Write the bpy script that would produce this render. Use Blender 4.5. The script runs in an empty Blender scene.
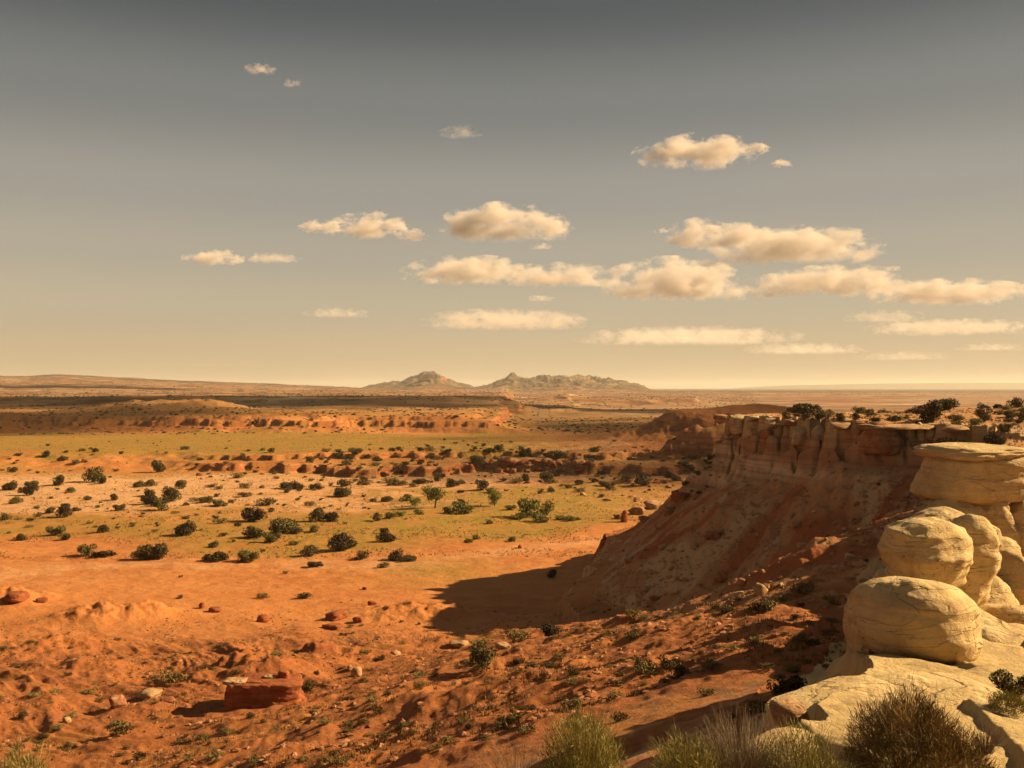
import bpy, bmesh, math, random
import numpy as np
from mathutils import Vector, Matrix, Euler

# ------------------------------------------------------------------ camera, sky, sun, exposure
SC = bpy.context.scene
COL = SC.collection
EYE = 32.0            # eye height above the valley floor
HOR = 388.0           # image row of the true horizon
F = 1000.0            # focal length in pixels of the 1024 px wide picture
cd = bpy.data.cameras.new('camera')
cam = bpy.data.objects.new('camera', cd); COL.objects.link(cam)
cam.location = (0, 0, EYE); cam.rotation_euler = (math.radians(90), 0, 0)
cd.sensor_width = 36.0; cd.lens = 36.0 * F / 1024.0
cd.shift_y = (HOR - 384.0) / 1024.0
cd.clip_start = 0.1; cd.clip_end = 90000
SC.camera = cam

SUN_AZ = math.radians(10.0)      # measured from +X towards +Y
SUN_EL = math.radians(29.5)
SC.view_settings.view_transform = 'Standard'
SC.view_settings.look = 'None'
SC.view_settings.exposure = 1.25
SC.view_settings.gamma = 1.0
try: SC.view_settings.use_curve_mapping = False
except Exception: pass
SC.render.engine = 'CYCLES'
SC.cycles.use_denoising = True
SC.cycles.max_bounces = 6
SC.cycles.diffuse_bounces = 4
SC.cycles.volume_bounces = 1
SC.cycles.transparent_max_bounces = 16
SC.cycles.volume_step_rate = 1.0
SC.cycles.volume_max_steps = 64

W = bpy.data.worlds.new('World'); SC.world = W; W.use_nodes = True
nt = W.node_tree; nt.nodes.clear()
wo = nt.nodes.new('ShaderNodeOutputWorld'); bg = nt.nodes.new('ShaderNodeBackground')
bg.inputs['Strength'].default_value = 0.1
sky = nt.nodes.new('ShaderNodeTexSky'); sky.sky_type = 'NISHITA'; sky.sun_disc = False
sky.sun_elevation = SUN_EL; sky.sun_rotation = math.radians(90) - SUN_AZ
sky.air_density = 1.2; sky.dust_density = 4.0
tc = nt.nodes.new('ShaderNodeTexCoord'); sx = nt.nodes.new('ShaderNodeSeparateXYZ')
nt.links.new(tc.outputs['Generated'], sx.inputs[0])
rp = nt.nodes.new('ShaderNodeValToRGB'); rp.color_ramp.interpolation = 'EASE'
stops = [(0.0, (.60, .445, .258)), (.026, (.575, .435, .255)), (.081, (.49, .415, .285)), (.13, (.405, .362, .277)),
         (.188, (.322, .300, .254)), (.27, (.184, .188, .172)), (.36, (.066, .077, .078)), (.6, (.115, .11, .095)), (1, (.12, .11, .09))]
el = rp.color_ramp.elements
while len(el) < len(stops): el.new(0.5)
for e, (p, c) in zip(el, stops): e.position = p; e.color = (*c, 1)
nt.links.new(sx.outputs['Z'], rp.inputs['Fac'])
sc_ = nt.nodes.new('ShaderNodeVectorMath'); sc_.operation = 'SCALE'; sc_.inputs['Scale'].default_value = 4.3
nt.links.new(rp.outputs['Color'], sc_.inputs[0])
mx = nt.nodes.new('ShaderNodeMix'); mx.data_type = 'RGBA'; mx.inputs['Factor'].default_value = 0.035
nt.links.new(sc_.outputs[0], mx.inputs[6]); nt.links.new(sky.outputs[0], mx.inputs[7])
nt.links.new(mx.outputs[2], bg.inputs['Color']); nt.links.new(bg.outputs[0], wo.inputs['Surface'])

sl = bpy.data.lights.new('sun', 'SUN'); sl.energy = 5.0; sl.angle = math.radians(0.5); sl.color = (1.0, .75, .42)
so = bpy.data.objects.new('sun', sl); COL.objects.link(so); so.location = (60, 0, 90)
sdir = Vector((math.cos(SUN_EL) * math.cos(SUN_AZ), math.cos(SUN_EL) * math.sin(SUN_AZ), math.sin(SUN_EL)))
so.rotation_euler = sdir.to_track_quat('Z', 'Y').to_euler()

# ------------------------------------------------------------------ helpers
rng = np.random.default_rng(11)
_G2 = rng.uniform(0, 2 * np.pi, (256, 256)); _G2x = np.cos(_G2).astype(np.float32); _G2y = np.sin(_G2).astype(np.float32)
_V3 = rng.uniform(-1, 1, (64, 64, 64)).astype(np.float32)

def pn(x, y, s=0):
    """2-D gradient noise, about -1..1"""
    x = x + s * 17.31; y = y + s * 9.77
    ix = np.floor(x).astype(np.int64); iy = np.floor(y).astype(np.int64)
    fx = (x - ix).astype(np.float32); fy = (y - iy).astype(np.float32)
    u = fx * fx * fx * (fx * (fx * 6 - 15) + 10); v = fy * fy * fy * (fy * (fy * 6 - 15) + 10)
    a = ix & 255; b = (ix + 1) & 255; c = iy & 255; d = (iy + 1) & 255
    n00 = _G2x[a, c] * fx + _G2y[a, c] * fy
    n10 = _G2x[b, c] * (fx - 1) + _G2y[b, c] * fy
    n01 = _G2x[a, d] * fx + _G2y[a, d] * (fy - 1)
    n11 = _G2x[b, d] * (fx - 1) + _G2y[b, d] * (fy - 1)
    r = n00 + u * (n10 - n00); t = n01 + u * (n11 - n01)
    return (r + v * (t - r)) * 1.5

def fbm(x, y, o=4, s=0, g=.5, l=2.03):
    r = 0; a = 1; t = 0
    for i in range(o):
        r = r + a * pn(x, y, s + i * 3); t += a; a *= g; x = x * l; y = y * l
    return r / t

def ridged(x, y, o=4, s=0, g=.5):
    r = 0; a = 1; t = 0
    for i in range(o):
        r = r + a * (1 - 2 * np.abs(pn(x, y, s + i * 3))); t += a; a *= g; x = x * 2.07; y = y * 2.07
    return r / t

def vn3(p, s=0):
    p = p + np.array([s * 3.7, s * 5.1, s * 7.3])
    i = np.floor(p).astype(np.int64); f = p - i; f = f * f * (3 - 2 * f)
    r = 0
    for dx in (0, 1):
        wx = f[:, 0] if dx else 1 - f[:, 0]
        for dy in (0, 1):
            wy = f[:, 1] if dy else 1 - f[:, 1]
            for dz in (0, 1):
                wz = f[:, 2] if dz else 1 - f[:, 2]
                r = r + wx * wy * wz * _V3[(i[:, 0] + dx) & 63, (i[:, 1] + dy) & 63, (i[:, 2] + dz) & 63]
    return r

def fbm3(p, o=4, s=0, g=.5):
    r = 0; a = 1; t = 0
    for i in range(o):
        r = r + a * vn3(p, s + i); t += a; a *= g; p = p * 2.1
    return r / t

def ss(a, b, x):
    t = np.clip((x - a) / (b - a), 0, 1); return t * t * (3 - 2 * t)

def terrace(n, k, w=.3):
    q = n * k; f = np.floor(q); return (f + ss(.5 - w / 2, .5 + w / 2, q - f)) / k

def tag(o, label=None, cat=None, group=None, kind=None):
    if label: o['label'] = label
    if cat: o['category'] = cat
    if group: o['group'] = group
    if kind: o['kind'] = kind
    return o

def link(name, me, mat=None, parent=None, loc=(0, 0, 0), smooth=None):
    o = bpy.data.objects.new(name, me); COL.objects.link(o)
    if mat and not me.materials: me.materials.append(mat)
    if parent: o.parent = parent
    o.location = loc
    return o

def empty(name, loc):
    o = bpy.data.objects.new(name, None); COL.objects.link(o); o.location = loc; o.empty_display_size = .3
    return o

def mesh_np(name, V, Fc, nv, smooth=True, attrs=None):
    """V (n,3); Fc flat loops, each face nv corners"""
    me = bpy.data.meshes.new(name)
    V = np.ascontiguousarray(V, dtype=np.float32); Fc = np.ascontiguousarray(Fc, dtype=np.int32).ravel()
    nf = len(Fc) // nv
    me.vertices.add(len(V)); me.vertices.foreach_set('co', V.ravel())
    me.loops.add(len(Fc)); me.loops.foreach_set('vertex_index', Fc)
    me.polygons.add(nf); me.polygons.foreach_set('loop_start', np.arange(0, nf * nv, nv, dtype=np.int32))
    me.polygons.foreach_set('loop_total', np.full(nf, nv, dtype=np.int32))
    me.polygons.foreach_set('use_smooth', np.full(nf, smooth, dtype=bool))
    me.update(calc_edges=True)
    if attrs:
        for k, a in attrs.items():
            at_ = me.color_attributes.new(k, 'FLOAT_COLOR', 'POINT')
            at_.data.foreach_set('color', np.ascontiguousarray(a, dtype=np.float32).ravel())
    return me

# ------------------------------------------------------------------ materials
class NT:
    def __init__(s, name):
        s.m = bpy.data.materials.new(name); s.m.use_nodes = True; s.t = s.m.node_tree; s.t.nodes.clear()
        s.out = s.n('ShaderNodeOutputMaterial')
    def n(s, k, **kw):
        o = s.t.nodes.new(k)
        for a, b in kw.items(): setattr(o, a, b)
        return o
    def l(s, a, b): s.t.links.new(a, b)
    def noise(s, vec, scale, detail=5, rough=.6, dist=0.0):
        o = s.n('ShaderNodeTexNoise'); o.inputs['Scale'].default_value = scale; o.inputs['Detail'].default_value = detail
        o.inputs['Roughness'].default_value = rough; o.inputs['Distortion'].default_value = dist
        if vec is not None: s.l(vec, o.inputs['Vector'])
        return o.outputs['Fac']
    def ramp(s, fac, a, b, ca=0.0, cb=1.0):
        o = s.n('ShaderNodeMapRange'); o.interpolation_type = 'SMOOTHSTEP'
        o.inputs['From Min'].default_value = a; o.inputs['From Max'].default_value = b
        o.inputs['To Min'].default_value = ca; o.inputs['To Max'].default_value = cb
        s.l(fac, o.inputs['Value']); return o.outputs[0]
    def val(s, v, sock):
        if isinstance(v, (int, float)): sock.default_value = v
        elif isinstance(v, tuple): sock.default_value = (*v, 1) if len(v) == 3 else v
        else: s.l(v, sock)
    def mix(s, f, a, b, mode='MIX'):
        o = s.n('ShaderNodeMix', data_type='RGBA', blend_type=mode)
        s.val(f, o.inputs['Factor']); s.val(a, o.inputs[6]); s.val(b, o.inputs[7]); return o.outputs[2]
    def math(s, op, a, b=0.0, c=0.0):
        o = s.n('ShaderNodeMath', operation=op); s.val(a, o.inputs[0]); s.val(b, o.inputs[1]); s.val(c, o.inputs[2]); return o.outputs[0]
    def scaled(s, vec, sc):
        o = s.n('ShaderNodeMapping'); o.inputs['Scale'].default_value = sc; s.l(vec, o.inputs['Vector']); return o.outputs[0]
    def bump(s, h, dist, strength=1.0, nrm=None):
        o = s.n('ShaderNodeBump'); o.inputs['Distance'].default_value = dist; o.inputs['Strength'].default_value = strength
        s.l(h, o.inputs['Height'])
        if nrm is not None: s.l(nrm, o.inputs['Normal'])
        return o.outputs[0]
    def bsdf(s, col, rough=.95, nrm=None, spec=.15):
        o = s.n('ShaderNodeBsdfPrincipled'); s.val(col, o.inputs['Base Color']); s.val(rough, o.inputs['Roughness'])
        o.inputs['Specular IOR Level'].default_value = spec
        if nrm is not None: s.l(nrm, o.inputs['Normal'])
        s.l(o.outputs[0], s.out.inputs['Surface']); return o

def ground_material():
    k = NT('desert_ground')
    geo = k.n('ShaderNodeNewGeometry'); P = geo.outputs['Position']
    sepn = k.n('ShaderNodeSeparateXYZ'); k.l(geo.outputs['Normal'], sepn.inputs[0]); nz = sepn.outputs['Z']
    att = k.n('ShaderNodeVertexColor', layer_name='mask'); sep = k.n('ShaderNodeSeparateColor'); k.l(att.outputs['Color'], sep.inputs[0])
    grass, pale, rock = sep.outputs[0], sep.outputs[1], sep.outputs[2]
    att2 = k.n('ShaderNodeVertexColor', layer_name='mask2'); sep2 = k.n('ShaderNodeSeparateColor'); k.l(att2.outputs['Color'], sep2.inputs[0])
    dark, far, cliff = sep2.outputs[0], sep2.outputs[1], sep2.outputs[2]
    n_big = k.noise(P, .035, 4, .55); n_mid = k.noise(P, .35, 6, .62); n_fine = k.noise(P, 3.2, 5, .65); n_far = k.noise(P, .006, 8, .62)
    # sand
    c = k.mix(k.ramp(n_big, .35, .68), (.43, .158, .043), (.33, .108, .028))
    c = k.mix(k.ramp(n_mid, .35, .7, 0, .7), c, (.46, .195, .066))
    c = k.mix(k.ramp(n_fine, .52, .72, 0, .45), c, (.25, .08, .022))
    # dark rubbly ground of the spur and foreground
    c = k.mix(k.math('MULTIPLY', dark, k.ramp(n_mid, .3, .6, .25, .9)), c, (.25, .080, .025))
    speck = k.noise(P, 1.1, 8, .75)
    c = k.mix(k.math('MULTIPLY', dark, k.ramp(speck, .53, .66, 0, .8)), c, (.15, .062, .02))
    c = k.mix(k.math('MULTIPLY', dark, k.ramp(speck, .45, .33, 0, .55)), c, (.40, .19, .085))
    # far country: streaky pale and rust
    st = k.noise(k.scaled(P, (.0030, .0042, .03)), 2.0, 10, .74)
    fc = k.mix(k.ramp(st, .42, .56), (.215, .090, .042), (.32, .185, .095))
    fc = k.mix(k.ramp(st, .57, .65, 0, .95), fc, (.52, .38, .24))
    fc = k.mix(k.ramp(k.noise(k.scaled(P, (.012, .009, .05)), 1.6, 8, .75), .50, .58, 0, .85), fc, (.085, .056, .03))
    fc = k.mix(k.ramp(n_far, .56, .70, 0, .6), fc, (.17, .12, .03))
    sy = k.n('ShaderNodeSeparateXYZ'); k.l(P, sy.inputs[0])
    scrub = k.ramp(sy.outputs['Y'], 3600, 4800, 0, .9)
    fc = k.mix(scrub, fc, k.mix(k.ramp(st, .45, .60), (.050, .036, .020), (.20, .125, .065)))
    c = k.mix(far, c, fc)
    # pale wash sand
    c = k.mix(k.math('MULTIPLY', pale, k.ramp(n_mid, .25, .6, .35, 1)), c, (.50, .29, .145))
    # dry grass
    gc = k.mix(k.ramp(n_fine, .38, .62), (.27, .170, .026), (.185, .118, .019))
    gm = k.math('MULTIPLY', grass, k.ramp(k.noise(P, .16, 7, .7), .30, .58, .25, 1))
    c = k.mix(gm, c, gc)
    # steep faces: red beds with strata
    band = k.noise(k.scaled(P, (.035, .035, .62)), 1.0, 6, .62)
    band2 = k.noise(k.scaled(P, (.02, .02, 1.9)), 1.0, 3, .5)
    rc = k.mix(k.ramp(band, .36, .60), (.215, .056, .019), (.33, .125, .050))
    rc = k.mix(k.ramp(band2, .52, .60, 0, .45), rc, (.11, .032, .012))
    steep = k.ramp(nz, .90, .74)
    c = k.mix(k.math('MULTIPLY', steep, k.math('SUBTRACT', 1.0, rock)), c, rc)
    # big cliff: grey-tan banded wall under the rim, buff and maroon talus
    sp = k.n('ShaderNodeSeparateXYZ'); k.l(P, sp.inputs[0])
    zj = k.math('ADD', sp.outputs['Z'], k.ramp(k.noise(P, .12, 4), 0, 1, -2.2, 2.2))
    cr = k.n('ShaderNodeValToRGB'); cr.color_ramp.interpolation = 'LINEAR'
    el = cr.color_ramp.elements
    cst = [(0.0, (0.256, 0.076, 0.029)), (.28, (0.256, 0.079, 0.032)), (.40, (0.342, 0.134, 0.059)), (.50, (0.464, 0.293, 0.152)), (.57, (0.378, 0.207, 0.104)),
           (.63, (0.512, 0.342, 0.189)), (.70, (0.439, 0.268, 0.140)), (.76, (0.525, 0.354, 0.195)), (.82, (0.317, 0.146, 0.067)), (.88, (0.415, 0.207, 0.098)), (1, (0.512, 0.317, 0.159))]
    while len(el) < len(cst): el.new(.5)
    for e, (p_, q_) in zip(el, cst): e.position = p_; e.color = (*q_, 1)
    k.l(k.ramp(zj, 2, 28), cr.inputs[0])
    mr = k.n('ShaderNodeMapRange'); mr.inputs['From Min'].default_value = 2; mr.inputs['From Max'].default_value = 28
    k.l(zj, mr.inputs['Value']); k.l(mr.outputs[0], cr.inputs[0])
    cc = k.mix(k.ramp(band2, .48, .60, 0, .45), cr.outputs[0], (.19, .085, .04))
    cc = k.mix(k.ramp(k.noise(P, .55, 8, .72), .54, .68, 0, .6), cc, (.15, .075, .036))
    cc = k.mix(k.ramp(speck, .60, .68, 0, .6), cc, (.36, .25, .15))
    at3 = k.n('ShaderNodeVertexColor', layer_name='mask3'); s3 = k.n('ShaderNodeSeparateColor'); k.l(at3.outputs['Color'], s3.inputs[0])
    tz = s3.outputs[0]
    tcol = k.mix(k.ramp(att2.outputs['Alpha'], .38, .50), (.33, .092, .030), (.40, .19, .082))
    tcol = k.mix(k.ramp(att2.outputs['Alpha'], .56, .64), tcol, (.47, .29, .145))
    tcol = k.mix(k.ramp(att2.outputs['Alpha'], .70, .80), tcol, (.34, .082, .030))
    tcol = k.mix(k.ramp(speck, .52, .62, 0, .7), tcol, (.17, .07, .026))
    cc = k.mix(k.math('MULTIPLY', tz, .95), cc, tcol)
    c = k.mix(k.math('MULTIPLY', cliff, k.ramp(nz, .985, .90)), c, cc)
    # pale sandstone cap
    wc = k.mix(k.ramp(n_mid, .3, .66), (.52, .375, .18), (.42, .29, .13))
    wc = k.mix(k.ramp(k.noise(k.scaled(P, (.6, .6, 3.0)), 1.3, 6, .65), .55, .7, 0, .5), wc, (.27, .165, .075))
    wc = k.mix(k.ramp(n_fine, .58, .72, 0, .5), wc, (.22, .16, .085))
    c = k.mix(rock, c, wc)
    h = k.math('ADD', k.math('MULTIPLY', n_fine, .25), n_mid)
    b1 = k.bump(h, .55, .75)
    b2 = k.bump(k.noise(P, 11, 6, .8), .06, .9, b1)
    k.bsdf(c, .95, b2)
    return k.m

def rock_material(name, a, b, stain, strata=.4, fine=9.0, red=None):
    k = NT(name)
    tc = k.n('ShaderNodeTexCoord'); P = tc.outputs['Object']
    geo = k.n('ShaderNodeNewGeometry'); PW = geo.outputs['Position']
    n1 = k.noise(PW, .9, 6, .62); n2 = k.noise(PW, fine, 5, .7)
    lay = k.noise(k.scaled(PW, (.25, .25, 3.6)), 1.0, 5, .6, .4)
    c = k.mix(k.ramp(n1, .34, .66), a, b)
    c = k.mix(k.ramp(lay, .48, .64, 0, strata), c, stain)
    c = k.mix(k.ramp(n2, .57, .72, 0, .55), c, tuple(v * .55 for v in stain))
    if red: c = k.mix(k.ramp(k.noise(k.scaled(PW, (1.6, 1.6, .35)), .8, 4), .55, .68, 0, .75), c, red)
    vor = k.n('ShaderNodeTexVoronoi', feature='DISTANCE_TO_EDGE'); vor.inputs['Scale'].default_value = .42
    wv = k.n('ShaderNodeVectorMath', operation='ADD'); k.l(PW, wv.inputs[0])
    nn = k.n('ShaderNodeTexNoise'); nn.inputs['Scale'].default_value = 1.3; k.l(PW, nn.inputs['Vector']); k.l(nn.outputs['Color'], wv.inputs[1])
    k.l(wv.outputs[0], vor.inputs['Vector'])
    crack = k.ramp(vor.outputs['Distance'], 0.0, .02)
    pit = k.n('ShaderNodeTexVoronoi'); pit.inputs['Scale'].default_value = 5.5; k.l(wv.outputs[0], pit.inputs['Vector'])
    patch = k.ramp(k.noise(PW, .7, 4), .48, .60)
    pits = k.math('MULTIPLY', k.ramp(pit.outputs['Distance'], .32, .10), patch)
    c = k.mix(k.math('MULTIPLY', pits, .45), c, tuple(v * .6 for v in stain))
    c = k.mix(k.ramp(k.noise(k.scaled(PW, (1.1, 1.1, .3)), .9, 7, .7), .54, .66, 0, .55), c, stain)
    brk = k.ramp(k.noise(k.scaled(PW, (.5, .5, 2.2)), .8, 3, .5, .8), .47, .50)
    h = k.math('ADD', k.math('MULTIPLY', lay, .35), k.math('MULTIPLY', n1, .75))
    h = k.math('SUBTRACT', h, k.math('MULTIPLY', pits, .22))
    h = k.math('ADD', h, k.math('MULTIPLY', brk, .30))
    h = k.math('ADD', h, k.math('MULTIPLY', crack, .05))
    b1 = k.bump(h, .22, .8); b2 = k.bump(n2, .05, .8, b1)
    k.bsdf(c, .93, b2); return k.m

def leaf_material(name, a, b, rough=.8, rnd=.45, trans=0.15):
    k = NT(name)
    at = k.n('ShaderNodeVertexColor', layer_name='mask'); sp = k.n('ShaderNodeSeparateColor'); k.l(at.outputs['Color'], sp.inputs[0])
    oi = k.n('ShaderNodeObjectInfo')
    c = k.mix(sp.outputs[0], a, b)
    hs = k.n('ShaderNodeHueSaturation'); k.l(c, hs.inputs['Color'])
    k.l(k.ramp(oi.outputs['Random'], 0, 1, 1 - rnd, 1 + rnd), hs.inputs['Value'])
    k.l(k.ramp(oi.outputs['Random'], 0, 1, .485, .515), hs.inputs['Hue'])
    k.bsdf(hs.outputs[0], rough, None, .1)
    return k.m

def plain(name, col, rough=.9):
    k = NT(name); geo = k.n('ShaderNodeNewGeometry')
    n = k.noise(geo.outputs['Position'], 6, 5, .6)
    k.bsdf(k.mix(k.ramp(n, .3, .7), col, tuple(v * .6 for v in col)), rough); return k.m

M_ground = ground_material()
M_white = rock_material('pale_sandstone', (.53, .385, .19), (.43, .30, .14), (.33, .195, .09), .4)
M_rim = rock_material('buff_rim_sandstone', (.43, .265, .13), (.31, .17, .08), (.19, .09, .04), .6)
M_rimlt = rock_material('cream_rim_sandstone', (.52, .38, .20), (.40, .27, .14), (.24, .13, .06), .5)
M_red = rock_material('red_sandstone', (.30, .095, .035), (.20, .055, .021), (.12, .035, .014), .5)
M_mixed = rock_material('rust_boulder_stone', (.38, .19, .09), (.25, .09, .038), (.14, .05, .02), .5)
M_juniper = leaf_material('juniper_foliage', (.042, .032, .012), (.115, .084, .028))
M_sage = leaf_material('sage_foliage', (.085, .060, .022), (.165, .115, .04))
M_green = leaf_material('cottonwood_foliage', (.06, .075, .014), (.17, .17, .028), rnd=.15)
M_lush = leaf_material('willow_foliage', (.075, .072, .018), (.16, .14, .03), rnd=.2)
M_bark = plain('grey_bark', (.13, .085, .05))
M_brush = leaf_material('brush_blades', (.13, .105, .030), (.30, .24, .075), rnd=.12)
M_brushdk = leaf_material('brush_blades_green', (.075, .060, .016), (.30, .20, .055), rnd=.05)
M_twig = leaf_material('grey_twigs', (.13, .085, .055), (.25, .18, .12), rnd=.1)
M_cushion = leaf_material('cushion_blades', (.12, .105, .02), (.26, .21, .045), rnd=.1)
M_tuft = leaf_material('tuft_grass', (.12, .070, .022), (.23, .145, .045), rnd=0)

# ------------------------------------------------------------------ the land: one height function
#        x, y, top z, cliff height, talus slope
RIM = [(-2500, -1500, 31, 8, .6), (-200, -60, 31, 8, .6), (-60, -25, 31, 7, .6), (-25, -5, 30.5, 7, .6), (-13, 5, 29.3, 6, .5), (-5.5, 9.8, 28.0, 4, .42),
       (-1.5, 11.3, 27.5, 3, .38), (2.2, 12.3, 27.3, 2.2, .36), (4.5, 15, 27.0, 2.0, .36), (6.2, 18.5, 26.5, 2.0, .36), (7.6, 22, 26.0, 2.2, .38), (8.6, 26, 25.3, 2.6, .40), (12.4, 34, 25.2, 3.5, .44),
       (17.5, 44, 23.2, 3, .5), (22.5, 53, 24.0, 4, .52), (25.5, 60, 25.2, 5, .55), (29, 68, 26.5, 5, .6), (35, 78, 27.2, 5, .62), (45, 90, 27.6, 5, .66),
       (50, 104, 27.9, 4.5, .72), (47, 112, 27.9, 4.2, .74), (41, 116, 27.9, 4.2, .74), (36, 123, 27.8, 6, .80), (34.5, 140, 27.8, 9, .86), (33.3, 158, 27.7, 11, .92),
       (37, 168, 27.6, 12, .85), (60, 180, 27.6, 12, .6), (110, 205, 27.6, 12, .6), (220, 270, 27.8, 12, .6), (600, 430, 28, 12, .6), (2500, 1000, 28, 12, .6),
       (2500, -2500, 31, 8, .6), (-2500, -2500, 31, 8, .6)]
RIM = np.array(RIM, float)

SPUR = np.array([(9.0, 33, 20.0), (14, 47, 19.6), (16.5, 62, 17.3), (16, 80, 13.3), (9.2, 98, 8.4), (-1.2, 106, 5.2), (-14, 107, 3.6), (-24, 113, 2.2), (-34, 122, 1.0)], float)

def rim_field(x, y):
    best = np.full(x.shape, 1e18); top = np.zeros_like(x); ch = np.zeros_like(x); m = np.zeros_like(x); tt = np.zeros_like(x)
    inside = np.zeros(x.shape, bool); acc = 0.0
    n = len(RIM)
    for i in range(n):
        a = RIM[i]; b = RIM[(i + 1) % n]
        ex, ey = b[0] - a[0], b[1] - a[1]; L2 = ex * ex + ey * ey; L = math.sqrt(L2)
        t = np.clip(((x - a[0]) * ex + (y - a[1]) * ey) / L2, 0, 1)
        d2 = (x - a[0] - t * ex) ** 2 + (y - a[1] - t * ey) ** 2
        k = d2 < best
        best = np.where(k, d2, best); top = np.where(k, a[2] + t * (b[2] - a[2]), top)
        ch = np.where(k, a[3] + t * (b[3] - a[3]), ch); m = np.where(k, a[4] + t * (b[4] - a[4]), m)
        tt = np.where(k, acc + t * L, tt); acc += L
        cr = ((a[1] > y) != (b[1] > y))
        if ey != 0: inside ^= cr & (x < ex * (y - a[1]) / ey + a[0])
    s = np.sqrt(best); s = np.where(inside, s, -s)
    return s, top, ch, m, tt

def spur_field(x, y):
    z = np.full(x.shape, -50.0)
    for i in range(len(SPUR) - 1):
        a, b = SPUR[i], SPUR[i + 1]
        ex, ey = b[0] - a[0], b[1] - a[1]; L2 = ex * ex + ey * ey
        t = np.clip(((x - a[0]) * ex + (y - a[1]) * ey) / L2, 0, 1)
        dx = x - a[0] - t * ex; dy = y - a[1] - t * ey
        d = np.sqrt(dx * dx + dy * dy)
        side = np.where(ex * dy - ey * dx > 0, 1, 0)      # left of travel = camera's left / near side
        d = np.maximum(d - 1.5, 0)
        z = np.maximum(z, a[2] + t * (b[2] - a[2]) - np.where(side > 0, .30, .46) * d)
    return z

SKY_PX = [-2500, -300, 0, 30, 60, 100, 150, 200, 250, 300, 345, 380, 520, 800, 3000]
SKY_PY = [372, 374, 377, 377.5, 375.5, 377.5, 380, 382.5, 384.7, 387, 388.6, 391, 392, 391.5, 391]
MTN_PX = [335, 365, 402, 414, 424, 430, 437, 446, 458, 475, 492, 503, 512, 518, 528, 545, 560, 580, 600, 622, 645, 668]
MTN_PY = [391, 387.5, 386, 382.5, 379.8, 378.6, 379.6, 383.4, 386.6, 388, 386.8, 383.6, 381.4, 382.6, 383.8, 382.0, 381.4, 382.4, 384, 385.8, 389, 393]

def sub(mask, x, y, f):
    r = np.zeros_like(x)
    if mask.any(): r[mask] = f(x[mask], y[mask])
    return r

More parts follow.
